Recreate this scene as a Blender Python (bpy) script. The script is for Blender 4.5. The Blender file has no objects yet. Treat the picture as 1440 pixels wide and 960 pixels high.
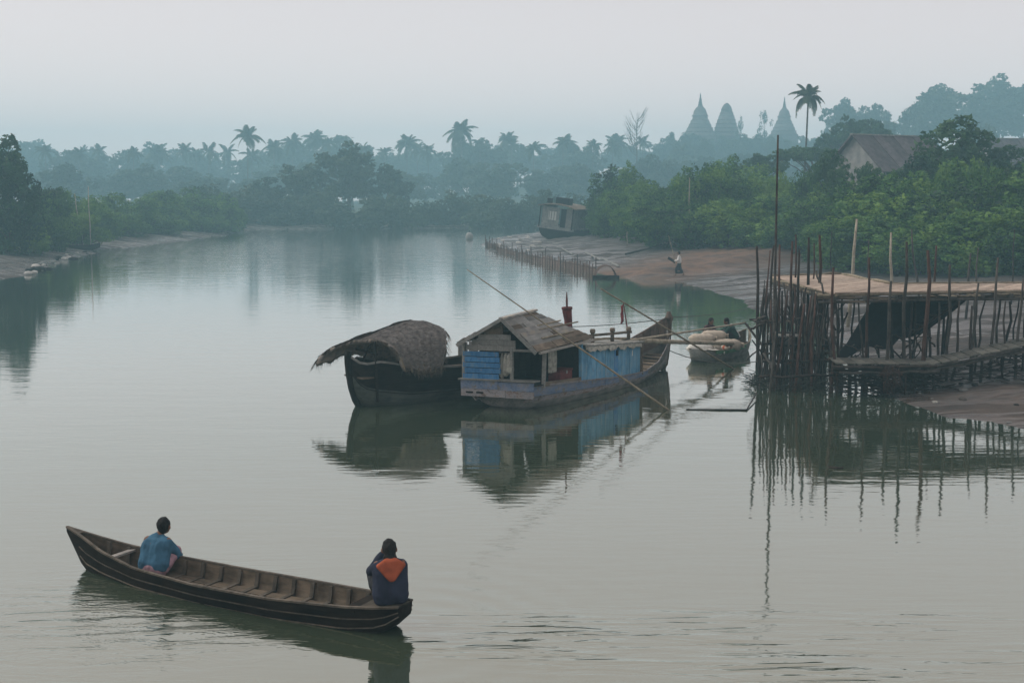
import bpy, math, random
import numpy as np
from mathutils import Vector, Matrix, noise as mnoise
random.seed(7); RNG = np.random.default_rng(7)
R = math.radians
SC = bpy.context.scene
COL = SC.collection

# ------------------------------------------------------------------ camera, sky, sun, exposure
CAM_H, F_PX = 5.5, 1700.0            # eye height (m), focal length in photo pixels (1440 wide)
PITCH = math.atan((480 - 277) / F_PX)
cam_data = bpy.data.cameras.new('camera'); cam = bpy.data.objects.new('camera', cam_data)
COL.objects.link(cam); SC.camera = cam
cam_data.sensor_width = 36.0; cam_data.lens = 36.0 * F_PX / 1440.0
cam_data.clip_start = 0.1; cam_data.clip_end = 5000
cam.location = (0, 0, CAM_H); cam.rotation_euler = (math.pi / 2 - PITCH, 0, 0)

SUN_EL, SUN_AZ = R(40), R(-70)       # high, veiled sun, front left (azimuth from +Y towards +X)
world = bpy.data.worlds.new('World'); SC.world = world; world.use_nodes = True
wn = world.node_tree; wn.nodes.clear()
w_out = wn.nodes.new('ShaderNodeOutputWorld'); w_bg = wn.nodes.new('ShaderNodeBackground')
w_sky = wn.nodes.new('ShaderNodeTexSky'); w_sky.sky_type = 'NISHITA'; w_sky.sun_disc = False
w_sky.sun_elevation = SUN_EL; w_sky.sun_rotation = SUN_AZ
w_sky.air_density = 1.0; w_sky.dust_density = 3.0; w_sky.ozone_density = 1.0
w_mix = wn.nodes.new('ShaderNodeMix'); w_mix.data_type = 'RGBA'
w_mix.inputs['Factor'].default_value = 0.80               # overcast veil over the clear sky
w_tc = wn.nodes.new('ShaderNodeTexCoord'); w_sep = wn.nodes.new('ShaderNodeSeparateXYZ'); w_rmp = wn.nodes.new('ShaderNodeValToRGB')
wn.links.new(w_tc.outputs['Generated'], w_sep.inputs[0]); wn.links.new(w_sep.outputs['Z'], w_rmp.inputs[0])
e = w_rmp.color_ramp.elements; e[0].position = 0.0; e[0].color = (1.0, 0.775, 0.74, 1); e[1].position = 0.20; e[1].color = (0.60, 0.505, 0.487, 1)
w_mul = wn.nodes.new('ShaderNodeVectorMath'); w_mul.operation = 'SCALE'; w_mul.inputs['Scale'].default_value = 10.8
wn.links.new(w_rmp.outputs['Color'], w_mul.inputs[0]); wn.links.new(w_mul.outputs[0], w_mix.inputs['B'])   # warm dawn veil, paler aloft
wn.links.new(w_sky.outputs['Color'], w_mix.inputs['A'])
wn.links.new(w_mix.outputs['Result'], w_bg.inputs['Color'])
w_bg.inputs['Strength'].default_value = 0.1
wn.links.new(w_bg.outputs['Background'], w_out.inputs['Surface'])
sun_data = bpy.data.lights.new('sun', 'SUN'); sun_data.energy = 1.4; sun_data.angle = R(28)
sun_data.color = (1.0, 0.94, 0.86)
sun = bpy.data.objects.new('sun', sun_data); COL.objects.link(sun)
sd = Vector((math.sin(SUN_AZ) * math.cos(SUN_EL), math.cos(SUN_AZ) * math.cos(SUN_EL), math.sin(SUN_EL)))
sun.rotation_euler = sd.to_track_quat('Z', 'Y').to_euler()
vs = SC.view_settings
vs.view_transform = 'Standard'; vs.look = 'None'; vs.gamma = 1.0; vs.exposure = 0.5; vs.use_curve_mapping = False
cy = SC.cycles
cy.use_denoising = True
cy.max_bounces = 6; cy.diffuse_bounces = 2; cy.glossy_bounces = 3; cy.transmission_bounces = 2
cy.transparent_max_bounces = 6; cy.volume_bounces = 3
cy.caustics_reflective = False; cy.caustics_refractive = False

# ------------------------------------------------------------------ helpers
_c, _s = math.cos(PITCH), math.sin(PITCH)
def ray(u, v):
    a, b = (u - 720) / F_PX, (480 - v) / F_PX
    return Vector((a, _c + b * _s, -_s + b * _c))
def P(u, v, z=0.0):                  # where the line of sight meets height z
    d = ray(u, v); return Vector((0, 0, CAM_H)) + d * ((z - CAM_H) / d.z)
def PD(u, v, y):                     # where the line of sight meets depth y
    d = ray(u, v); return Vector((0, 0, CAM_H)) + d * (y / d.y)
def V(*a): return Vector(a)

def tag(o, label=None, cat=None, group=None, kind=None):
    if label: o['label'] = label
    if cat: o['category'] = cat
    if group: o['group'] = group
    if kind: o['kind'] = kind
    return o
def thing(name, label, cat, loc=(0, 0, 0), rz=0.0, group=None):
    o = bpy.data.objects.new(name, None); COL.objects.link(o)
    o.location = loc; o.rotation_euler = (0, 0, rz); o.empty_display_size = 0.3
    return tag(o, label, cat, group)
def link(name, mesh, parent=None, loc=None, rot=None, scale=None):
    o = bpy.data.objects.new(name, mesh); COL.objects.link(o)
    if parent: o.parent = parent
    if loc is not None: o.location = loc
    if rot is not None: o.rotation_euler = rot
    if scale is not None: o.scale = scale
    return o
def copy_tree(o, parent=None):
    c = o.copy(); COL.objects.link(c); c.parent = parent
    for ch in o.children: copy_tree(ch, c)
    return c

class MB:
    """collects shapes for ONE mesh object"""
    def __init__(self): self.v = []; self.f = []
    def add(self, verts, faces):
        n = len(self.v); self.v += [tuple(p) for p in verts]
        self.f += [tuple(i + n for i in f) for f in faces]; return self
    def box(self, c, s, rz=0.0, M=None):
        x, y, z = s[0] / 2, s[1] / 2, s[2] / 2
        vs_ = [V(a * x, b * y, d * z) for a in (-1, 1) for b in (-1, 1) for d in (-1, 1)]
        m = M or Matrix.Rotation(rz, 3, 'Z')
        return self.add([m @ p + Vector(c) for p in vs_],
            [(0, 1, 3, 2), (4, 6, 7, 5), (0, 4, 5, 1), (2, 3, 7, 6), (0, 2, 6, 4), (1, 5, 7, 3)])
    def beam(self, p, q, w, h, up=(0, 0, 1)):
        p, q = Vector(p), Vector(q); d = (q - p).normalized(); u = Vector(up)
        s = d.cross(u)
        if s.length < 1e-4: s = d.cross(V(1, 0, 0))
        s.normalize(); u = s.cross(d).normalized()
        a, b = s * w / 2, u * h / 2
        return self.add([p - a - b, p + a - b, p + a + b, p - a + b, q - a - b, q + a - b, q + a + b, q - a + b],
            [(0, 3, 2, 1), (4, 5, 6, 7), (0, 1, 5, 4), (1, 2, 6, 5), (2, 3, 7, 6), (3, 0, 4, 7)])
    def tube(self, pts, radii, n=6, caps=True):
        pts = [Vector(p) for p in pts]
        if not hasattr(radii, '__len__'): radii = [radii] * len(pts)
        base = len(self.v); prev = None
        for i, p in enumerate(pts):
            d = (pts[min(i + 1, len(pts) - 1)] - pts[max(i - 1, 0)]).normalized()
            if prev is None:
                s = d.cross(V(0, 0, 1))
                if s.length < 1e-3: s = d.cross(V(1, 0, 0))
            else: s = prev - d * prev.dot(d)
            s.normalize(); prev = s; t = d.cross(s)
            for k in range(n):
                a = 2 * math.pi * k / n
                self.v.append(tuple(p + (s * math.cos(a) + t * math.sin(a)) * radii[i]))
        for i in range(len(pts) - 1):
            for k in range(n):
                a, b = base + i * n + k, base + i * n + (k + 1) % n
                self.f.append((a, b, b + n, a + n))
        if caps:
            self.f.append(tuple(base + k for k in reversed(range(n))))
            e = base + (len(pts) - 1) * n; self.f.append(tuple(e + k for k in range(n)))
        return self
    def loft(self, secs, closed=False, cap=False):
        n = len(secs[0]); base = len(self.v)
        for s in secs: self.v += [tuple(p) for p in s]
        for i in range(len(secs) - 1):
            for k in range(n if closed else n - 1):
                a, b = base + i * n + k, base + i * n + (k + 1) % n
                self.f.append((a, b, b + n, a + n))
        if cap:
            self.f.append(tuple(base + k for k in reversed(range(n))))
            e = base + (len(secs) - 1) * n; self.f.append(tuple(e + k for k in range(n)))
        return self
    def lathe(self, prof, n=16, c=(0, 0, 0)):
        return self.loft([[(c[0] + r * math.cos(2 * math.pi * k / n), c[1] + r * math.sin(2 * math.pi * k / n), c[2] + z)
                           for k in range(n)] for r, z in prof], closed=True, cap=True)
    def ellipsoid(self, c, r, n=14, m=9, M=None):
        m3 = M or Matrix.Identity(3); secs = []
        for i in range(m + 1):
            a = math.pi * i / m; rr = max(math.sin(a), 0.02)
            secs.append([m3 @ V(r[0] * rr * math.cos(2 * math.pi * k / n), r[1] * rr * math.sin(2 * math.pi * k / n), -r[2] * math.cos(a)) + Vector(c) for k in range(n)])
        return self.loft(secs, closed=True, cap=True)
    def capsule(self, p, q, r0, r1, n=12):
        p, q = Vector(p), Vector(q); d = (q - p).normalized()
        pts = [p - d * r0 * .95, p - d * r0 * .6, p, p.lerp(q, .5), q, q + d * r1 * .6, q + d * r1 * .95]
        return self.tube(pts, [r0 * .3, r0 * .8, r0, (r0 + r1) / 2, r1, r1 * .8, r1 * .3], n)
    def mesh(self, name, mat, smooth=False):
        me = bpy.data.meshes.new(name); me.from_pydata(self.v, [], self.f)
        if mat: me.materials.append(mat)
        if smooth:
            for p in me.polygons: p.use_smooth = True
        me.update(); return me
    def build(self, name, mat, parent=None, smooth=False, **kw):
        return link(name, self.mesh(name, mat, smooth), parent, **kw)

def np_mesh(name, verts, quads, mat):
    me = bpy.data.meshes.new(name)
    nv, nq = len(verts), len(quads)
    me.vertices.add(nv); me.vertices.foreach_set('co', np.asarray(verts, np.float32).ravel())
    me.loops.add(nq * 4); me.loops.foreach_set('vertex_index', np.asarray(quads, np.int32).ravel())
    me.polygons.add(nq); me.polygons.foreach_set('loop_start', np.arange(0, nq * 4, 4, dtype=np.int32))
    me.update(calc_edges=True)
    if mat: me.materials.append(mat)
    return me

# ------------------------------------------------------------------ materials
def _mat(name):
    m = bpy.data.materials.new(name); m.use_nodes = True; nt = m.node_tree
    return m, nt, nt.nodes['Principled BSDF']
def _n(nt, t, **kw):
    n = nt.nodes.new(t)
    for k, v in kw.items():
        if k in n.inputs: n.inputs[k].default_value = v
        else: setattr(n, k, v)
    return n
def _ramp(nt, fac, stops):
    r = nt.nodes.new('ShaderNodeValToRGB'); e = r.color_ramp.elements
    while len(e) < len(stops): e.new(0.5)
    for i, (p, c) in enumerate(stops): e[i].position = p; e[i].color = (*c, 1)
    nt.links.new(fac, r.inputs[0]); return r.outputs[0]
def grain_mat(name, dark, light, stretch=(1, 12, 12), scale=1.2, rough=0.8, bump=0.35, per_obj=0.25, spec=0.15, extra=None):
    """weathered timber, thatch, mud-stained boards: streaks along one axis, blotches, piece-to-piece shifts"""
    m, nt, b = _mat(name); L = nt.links
    tc = _n(nt, 'ShaderNodeTexCoord'); oi = _n(nt, 'ShaderNodeObjectInfo')
    off = _n(nt, 'ShaderNodeVectorMath', operation='MULTIPLY_ADD'); off.inputs[1].default_value = (17, 23, 31)
    L.new(oi.outputs['Random'], off.inputs[0]); L.new(tc.outputs['Object'], off.inputs[2])
    mp = _n(nt, 'ShaderNodeMapping', Scale=stretch); L.new(off.outputs[0], mp.inputs[0])
    n1 = _n(nt, 'ShaderNodeTexNoise', Scale=scale, Detail=6.0, Roughness=0.65); L.new(mp.outputs[0], n1.inputs['Vector'])
    n2 = _n(nt, 'ShaderNodeTexNoise', Scale=scale * 1.7, Detail=4.0); L.new(off.outputs[0], n2.inputs['Vector'])
    mx = _n(nt, 'ShaderNodeMath', operation='MULTIPLY_ADD'); mx.inputs[1].default_value = 0.55
    L.new(n2.outputs[0], mx.inputs[0])
    m2 = _n(nt, 'ShaderNodeMath', operation='MULTIPLY'); m2.inputs[1].default_value = 0.6
    L.new(n1.outputs[0], m2.inputs[0]); L.new(m2.outputs[0], mx.inputs[2])
    stops = [(0.38, dark), (0.72, light)] if extra is None else [(0.36, dark), (0.58, light), (0.72, extra)]
    col = _ramp(nt, mx.outputs[0], stops)
    hs = _n(nt, 'ShaderNodeHueSaturation'); L.new(col, hs.inputs['Color'])
    mr = _n(nt, 'ShaderNodeMapRange'); mr.inputs[3].default_value = 1 - per_obj; mr.inputs[4].default_value = 1 + per_obj
    L.new(oi.outputs['Random'], mr.inputs[0]); L.new(mr.outputs[0], hs.inputs['Value'])
    L.new(hs.outputs[0], b.inputs['Base Color'])
    b.inputs['Roughness'].default_value = rough; b.inputs['Specular IOR Level'].default_value = spec
    bp = _n(nt, 'ShaderNodeBump', Strength=bump, Distance=0.02); L.new(n1.outputs[0], bp.inputs['Height'])
    L.new(bp.outputs[0], b.inputs['Normal'])
    return m
def peel(m, amount=0.5, wood=(0.17, 0.16, 0.145)):
    """worn patches where the paint has gone and grey timber shows"""
    nt = m.node_tree; L = nt.links; b = nt.nodes['Principled BSDF']; src = b.inputs['Base Color'].links[0].from_socket
    tc = _n(nt, 'ShaderNodeTexCoord'); oi = _n(nt, 'ShaderNodeObjectInfo')
    off = _n(nt, 'ShaderNodeVectorMath', operation='MULTIPLY_ADD'); off.inputs[1].default_value = (9, 5, 7)
    L.new(oi.outputs['Random'], off.inputs[0]); L.new(tc.outputs['Object'], off.inputs[2])
    n = _n(nt, 'ShaderNodeTexNoise', Scale=5.5, Detail=7.0, Roughness=0.72); L.new(off.outputs[0], n.inputs['Vector'])
    r = _n(nt, 'ShaderNodeMapRange'); r.inputs[1].default_value = 0.70 - 0.3 * amount; r.inputs[2].default_value = 0.80 - 0.3 * amount; L.new(n.outputs[0], r.inputs[0])
    mx = _n(nt, 'ShaderNodeMix', data_type='RGBA'); L.new(r.outputs[0], mx.inputs['Factor']); L.new(src, mx.inputs['A']); mx.inputs['B'].default_value = (*wood, 1)
    L.new(mx.outputs['Result'], b.inputs['Base Color']); return m
def leaf_mat(name, c0, c1, c2):
    m, nt, b = _mat(name); L = nt.links
    oi = _n(nt, 'ShaderNodeObjectInfo'); geo = _n(nt, 'ShaderNodeNewGeometry')
    n1 = _n(nt, 'ShaderNodeTexNoise', Scale=0.40, Detail=4.0); L.new(geo.outputs['Position'], n1.inputs['Vector'])
    a = _n(nt, 'ShaderNodeMath', operation='MULTIPLY_ADD'); a.inputs[1].default_value = 0.16
    L.new(geo.outputs['Random Per Island'], a.inputs[0]); L.new(n1.outputs[0], a.inputs[2])
    a2 = _n(nt, 'ShaderNodeMath', operation='MULTIPLY_ADD'); a2.inputs[1].default_value = 0.22
    L.new(oi.outputs['Random'], a2.inputs[0]); L.new(a.outputs[0], a2.inputs[2])
    col = _ramp(nt, a2.outputs[0], [(0.50, c0), (0.68, c1), (0.88, c2)])
    L.new(col, b.inputs['Base Color']); b.inputs['Roughness'].default_value = 0.6
    b.inputs['Specular IOR Level'].default_value = 0.25
    tr = _n(nt, 'ShaderNodeBsdfTranslucent'); L.new(col, tr.inputs['Color'])
    ms = _n(nt, 'ShaderNodeMixShader'); ms.inputs[0].default_value = 0.3
    L.new(b.outputs[0], ms.inputs[1]); L.new(tr.outputs[0], ms.inputs[2])
    L.new(ms.outputs[0], nt.nodes['Material Output'].inputs['Surface'])
    return m
def cloth_mat(name, c, var=0.35, scale=9, rough=0.9):
    m, nt, b = _mat(name); L = nt.links
    tc = _n(nt, 'ShaderNodeTexCoord'); n1 = _n(nt, 'ShaderNodeTexNoise', Scale=scale, Detail=5.0)
    L.new(tc.outputs['Object'], n1.inputs['Vector'])
    d = tuple(x * (1 - var) for x in c); l = tuple(min(1, x * (1 + var)) for x in c)
    L.new(_ramp(nt, n1.outputs[0], [(0.3, d), (0.7, l)]), b.inputs['Base Color'])
    b.inputs['Roughness'].default_value = rough; b.inputs['Specular IOR Level'].default_value = 0.15
    bp = _n(nt, 'ShaderNodeBump', Strength=0.35, Distance=0.02); L.new(n1.outputs[0], bp.inputs['Height'])
    L.new(bp.outputs[0], b.inputs['Normal'])
    return m

M = {}
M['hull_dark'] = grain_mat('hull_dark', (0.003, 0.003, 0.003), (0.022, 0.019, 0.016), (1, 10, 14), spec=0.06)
M['hull_algae'] = grain_mat('hull_algae', (0.014, 0.018, 0.016), (0.075, 0.085, 0.072), (1, 8, 10))
M['canoe_out'] = grain_mat('canoe_out', (0.002, 0.002, 0.002), (0.024, 0.019, 0.015), (1, 10, 16), spec=0.06)
M['canoe_in'] = grain_mat('canoe_in', (0.035, 0.029, 0.021), (0.15, 0.12, 0.085), (1.2, 6, 6), scale=2.2)
M['rib'] = grain_mat('rib', (0.03, 0.027, 0.021), (0.13, 0.112, 0.088), (6, 2, 2), scale=2)
M['pale_wood'] = grain_mat('pale_wood', (0.22, 0.21, 0.19), (0.45, 0.43, 0.39), (2, 10, 10), scale=2)
M['grey_wood'] = grain_mat('grey_wood', (0.10, 0.105, 0.10), (0.26, 0.26, 0.24), (1.5, 12, 12), scale=1.8, per_obj=0.3)
M['brown_wood'] = grain_mat('brown_wood', (0.06, 0.048, 0.036), (0.19, 0.155, 0.115), (1.5, 12, 12), scale=1.8, per_obj=0.35)
M['roof_wood'] = grain_mat('roof_wood', (0.085, 0.09, 0.095), (0.24, 0.235, 0.215), (1.5, 9, 9), scale=2.4, per_obj=0.45, extra=(0.30, 0.27, 0.21))
M['blue_paint'] = grain_mat('blue_paint', (0.022, 0.085, 0.19), (0.055, 0.185, 0.37), (2, 9, 3), scale=1.6, per_obj=0.2, extra=(0.12, 0.22, 0.32))
M['blue_wall'] = grain_mat('blue_wall', (0.05, 0.14, 0.24), (0.12, 0.29, 0.43), (6, 6, 1.2), scale=1.6, per_obj=0.14, extra=(0.22, 0.33, 0.40))
M['blue_worn'] = grain_mat('blue_worn', (0.05, 0.085, 0.15), (0.14, 0.185, 0.27), (1.2, 8, 14), scale=2.0, per_obj=0.2, extra=(0.22, 0.22, 0.24))
M['lilac_worn'] = grain_mat('lilac_worn', (0.10, 0.10, 0.12), (0.27, 0.26, 0.26), (1.2, 8, 14), scale=2.4, per_obj=0.2, extra=(0.16, 0.09, 0.06))
peel(M['blue_paint'], 0.35); peel(M['blue_wall'], 0.38); peel(M['blue_worn'], 0.6); peel(M['lilac_worn'], 0.5, (0.10, 0.08, 0.065))
M['hull_grey'] = grain_mat('hull_grey', (0.06, 0.07, 0.075), (0.17, 0.175, 0.165), (1.0, 9, 14), scale=1.8, extra=(0.24, 0.23, 0.2))
M['bow_wood'] = grain_mat('bow_wood', (0.05, 0.038, 0.032), (0.15, 0.115, 0.09), (6, 3, 1), scale=2.2)
M['red_paint'] = grain_mat('red_paint', (0.035, 0.012, 0.011), (0.15, 0.035, 0.032), (3, 3, 1), scale=3)
M['red_cloth'] = cloth_mat('red_cloth', (0.17, 0.035, 0.035))
M['bamboo'] = grain_mat('bamboo', (0.10, 0.085, 0.06), (0.30, 0.26, 0.19), (3, 3, 3), scale=2.5, per_obj=0.25)
M['bamboo_pale'] = grain_mat('bamboo_pale', (0.18, 0.16, 0.12), (0.40, 0.36, 0.28), (3, 3, 3), scale=2.5)
M['post'] = grain_mat('post', (0.005, 0.0045, 0.004), (0.038, 0.029, 0.024), (4, 4, 0.8), scale=2.5, per_obj=0.45)
M['post_red'] = grain_mat('post_red', (0.02, 0.012, 0.010), (0.095, 0.052, 0.040), (4, 4, 0.8), scale=2.5, per_obj=0.3)
M['post_grey'] = grain_mat('post_grey', (0.014, 0.013, 0.012), (0.08, 0.072, 0.063), (4, 4, 0.8), scale=2.5, per_obj=0.4)
M['mat_deck'] = grain_mat('mat_deck', (0.17, 0.13, 0.10), (0.42, 0.34, 0.27), (7, 7, 7), scale=2, per_obj=0.22)
M['mat_grey'] = grain_mat('mat_grey', (0.035, 0.037, 0.032), (0.125, 0.122, 0.105), (6, 6, 6), scale=2, per_obj=0.3)
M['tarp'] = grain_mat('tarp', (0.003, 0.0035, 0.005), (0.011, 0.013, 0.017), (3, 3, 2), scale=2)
M['thatch'] = grain_mat('thatch', (0.055, 0.053, 0.051), (0.22, 0.207, 0.19), (1.2, 10, 10), scale=3.5, bump=0.6, extra=(0.27, 0.225, 0.17))
M['straw'] = grain_mat('straw', (0.06, 0.052, 0.042), (0.20, 0.175, 0.14), (2, 2, 2), scale=6)
M['straw_grey'] = grain_mat('straw_grey', (0.035, 0.033, 0.032), (0.25, 0.235, 0.215), (3, 14, 14), scale=5)
M['rope'] = grain_mat('rope', (0.05, 0.05, 0.045), (0.13, 0.13, 0.115), (3, 3, 3), scale=6)
M['trunk'] = grain_mat('trunk', (0.03, 0.028, 0.024), (0.10, 0.09, 0.075), (5, 5, 1), scale=1.5)
M['palm_trunk'] = grain_mat('palm_trunk', (0.05, 0.048, 0.042), (0.13, 0.12, 0.10), (1, 1, 8), scale=1.5)
M['leaf_green'] = leaf_mat('leaf_green', (0.008, 0.034, 0.014), (0.055, 0.150, 0.025), (0.15, 0.26, 0.038))
M['leaf_dark'] = leaf_mat('leaf_dark', (0.010, 0.042, 0.020), (0.026, 0.082, 0.030), (0.050, 0.115, 0.036))
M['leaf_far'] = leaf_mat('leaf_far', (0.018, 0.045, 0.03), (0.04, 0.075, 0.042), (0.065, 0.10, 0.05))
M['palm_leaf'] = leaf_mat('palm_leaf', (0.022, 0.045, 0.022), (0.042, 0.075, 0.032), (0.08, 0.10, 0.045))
M['twig'] = grain_mat('twig', (0.05, 0.045, 0.04), (0.10, 0.09, 0.08))
M['brick'] = grain_mat('brick', (0.06, 0.055, 0.05), (0.12, 0.11, 0.10), (1, 1, 3), scale=0.5)
M['plaster'] = grain_mat('plaster', (0.17, 0.17, 0.165), (0.32, 0.31, 0.30), (1, 1, 1), scale=1)
M['roof_grey'] = grain_mat('roof_grey', (0.045, 0.04, 0.045), (0.12, 0.105, 0.11), (2, 2, 2), scale=1.2)
M['roof_pale'] = grain_mat('roof_pale', (0.5, 0.5, 0.5), (0.7, 0.7, 0.7), (2, 2, 2), scale=1.2)
M['skin'] = cloth_mat('skin', (0.16, 0.085, 0.055), 0.15, 5, 0.55)
M['hair'] = grain_mat('hair', (0.003, 0.003, 0.003), (0.016, 0.014, 0.013), (40, 40, 6), scale=2, bump=1.0, rough=.6)
M['blue_shirt'] = cloth_mat('blue_shirt', (0.040, 0.112, 0.175), 0.3, 6)
M['navy_coat'] = cloth_mat('navy_coat', (0.022, 0.027, 0.048), 0.3, 6)
M['orange_hood'] = cloth_mat('orange_hood', (0.30, 0.075, 0.034), 0.3, 8)
M['pink_cloth'] = cloth_mat('pink_cloth', (0.30, 0.19, 0.22), 0.3, 10)
M['white_cloth'] = cloth_mat('white_cloth', (0.55, 0.54, 0.52), 0.15, 8)
M['dark_cloth'] = cloth_mat('dark_cloth', (0.035, 0.035, 0.04), 0.3, 8)
M['green_cloth'] = cloth_mat('green_cloth', (0.025, 0.06, 0.05), 0.3, 8)
M['maroon_cloth'] = cloth_mat('maroon_cloth', (0.05, 0.022, 0.028), 0.3, 8)
M['sack'] = cloth_mat('sack', (0.42, 0.37, 0.30), 0.15, 12)
M['sack_white'] = cloth_mat('sack_white', (0.6, 0.6, 0.55), 0.12, 12)
M['green_paint'] = grain_mat('green_paint', (0.03, 0.09, 0.05), (0.10, 0.22, 0.13), (1, 6, 6), scale=3)
M['net'] = grain_mat('net', (0.085, 0.055, 0.045), (0.19, 0.125, 0.10), (2, 2, 2), scale=3)
M['rag'] = cloth_mat('rag', (0.30, 0.30, 0.26), 0.35, 10)
M['black'] = cloth_mat('black', (0.008, 0.008, 0.009), 0.3, 6)
M['buoy'] = cloth_mat('buoy', (0.28, 0.28, 0.27), 0.1, 4)
M['stone'] = cloth_mat('stone', (0.42, 0.41, 0.38), 0.25, 3)

# ------------------------------------------------------------------ ground: banks, hill, river bed (one sheet)
def to2(path, z=0.0): return [P(u, v, z).xy[:] for u, v in path]
right_shore = [(1900, 660), (1560, 622), (1440, 603), (1395, 592), (1330, 587), (1262, 566), (1225, 546), (1212, 522), (1190, 500),
    (1150, 476), (1110, 456), (1065, 436), (1030, 419), (1000, 408), (950, 395), (890, 389), (850, 387),
    (800, 376), (750, 366), (700, 353), (682, 344), (690, 336), (720, 331), (752, 327), (790, 323)]
RIGHT = [(90, 6), (60, 14)] + to2(right_shore) + [(45, 240), (130, 250), (460, 270), (460, 6)]
far_shore = [(-260, 428), (-90, 404), (0, 393), (40, 385), (90, 367), (150, 350), (215, 345), (280, 336), (335, 328), (322, 324),
    (400, 322.5), (520, 321.5), (640, 320.5), (760, 318.5), (900, 316.5)]
FAR = [(-460, 40), (-120, 50)] + to2(far_shore) + [(130, 282), (460, 300), (460, 895), (-460, 895)]
def seg_dist(X, Y, poly):
    d = np.full(X.shape, 1e9); ins = np.zeros(X.shape, bool); n = len(poly)
    for i in range(n):
        x0, y0 = poly[i]; x1, y1 = poly[(i + 1) % n]; dx, dy = x1 - x0, y1 - y0
        t = np.clip(((X - x0) * dx + (Y - y0) * dy) / (dx * dx + dy * dy + 1e-9), 0, 1)
        d = np.minimum(d, np.hypot(X - x0 - t * dx, Y - y0 - t * dy))
        c = ((y0 > Y) != (y1 > Y)) & (X < (x1 - x0) * (Y - y0) / (y1 - y0 + 1e-12) + x0); ins ^= c
    return np.where(ins, d, -d)
def wob(X, Y, s, seed=0.0):
    return (np.sin(X * s + seed) * np.cos(Y * s * 1.3 + seed * 2.1) + 0.5 * np.sin(X * s * 2.3 - Y * s * 1.7 + seed * 3)
            + 0.3 * np.cos(X * s * 4.1 + Y * s * 3.7 + seed) + 0.2 * np.sin(Y * s * 8.3 + X * s * 5 + seed))
ORANGE = [P(u, v, z).xy[:] for u, v, z in ((905, 383, .2), (960, 374, .5), (1040, 360, .8), (1100, 351, 1.0), (1150, 345, 1.2), (1210, 343, 1.4))]
SCARP = [P(u, v, z).xy[:] for u, v, z in ((895, 389, .1), (930, 387, .15), (960, 384, .2), (1000, 379, .4), (1040, 371, .6), (1100, 361, .8), (1150, 353, 1.0), (1210, 350, 1.2))]
def poly_dist(X, Y, line):
    d = np.full(np.shape(X), 1e9)
    for (x0, y0), (x1, y1) in zip(line[:-1], line[1:]):
        dx, dy = x1 - x0, y1 - y0
        t = np.clip(((X - x0) * dx + (Y - y0) * dy) / (dx * dx + dy * dy), 0, 1)
        d = np.minimum(d, np.hypot(X - x0 - t * dx, Y - y0 - t * dy))
    return d
def height(X, Y):
    X = np.asarray(X, float); Y = np.asarray(Y, float)
    jit = 0.5 * wob(X, Y, 0.25) * np.clip(Y / 90, 0.25, 1.0)
    dr = seg_dist(X, Y, RIGHT) + jit; df = seg_dist(X, Y, FAR) + jit
    hr = np.where(dr > 0, 1.9 * (1 - np.exp(-dr / 26.0)) + 0.02, np.maximum(dr * 0.25, -0.9))
    hf = np.where(df > 0, 1.9 * (1 - np.exp(-df / 16.0)) + 0.02, np.maximum(df * 0.25, -0.9))
    h = np.maximum(hr, hf); s = np.maximum(dr, df)
    bump = 0.045 * wob(X, Y, 1.3, 1.0) + 0.09 * wob(X, Y, 0.45, 2.0) + 0.03 * wob(X, Y, 3.1, 5.0) + 0.022 * wob(X, Y, 6.3, 7.0) * (Y < 60)
    h = h + bump * np.clip(s / 3.0, 0, 1)
    h = h + 0.40 * np.exp(-(poly_dist(X, Y, SCARP) / 1.0) ** 2) + 0.25 * np.exp(-(poly_dist(X, Y, ORANGE) / 3.0) ** 2)
    h = h + 5.5 * np.exp(-((X - 52) / 26) ** 2 - ((Y - 128) / 24) ** 2)               # rise under the house
    h = h + 17 * np.exp(-((X - 165) / 70) ** 2 - ((Y - 435) / 60) ** 2) * (s > 0)
    h = h + 21 * np.exp(-((X - 118) / 120) ** 2 - ((Y - 560) / 95) ** 2)              # temple hill
    return h, s
def gz(x, y): return float(height(np.array([x]), np.array([y]))[0][0])
gx = np.sinh(np.linspace(-1, 1, 420) * 4.1); gx = gx / gx.max() * 458 + 6
gy = 4 + 890 * (np.exp(np.linspace(0, 1, 460) * 4.2) - 1) / (math.exp(4.2) - 1)
GX, GY = np.meshgrid(gx, gy); GH, GS = height(GX, GY)
nx, ny = len(gx), len(gy)
idx = np.arange(nx * ny).reshape(ny, nx)
gq = np.stack([idx[:-1, :-1], idx[:-1, 1:], idx[1:, 1:], idx[1:, :-1]], -1).reshape(-1, 4)

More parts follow.
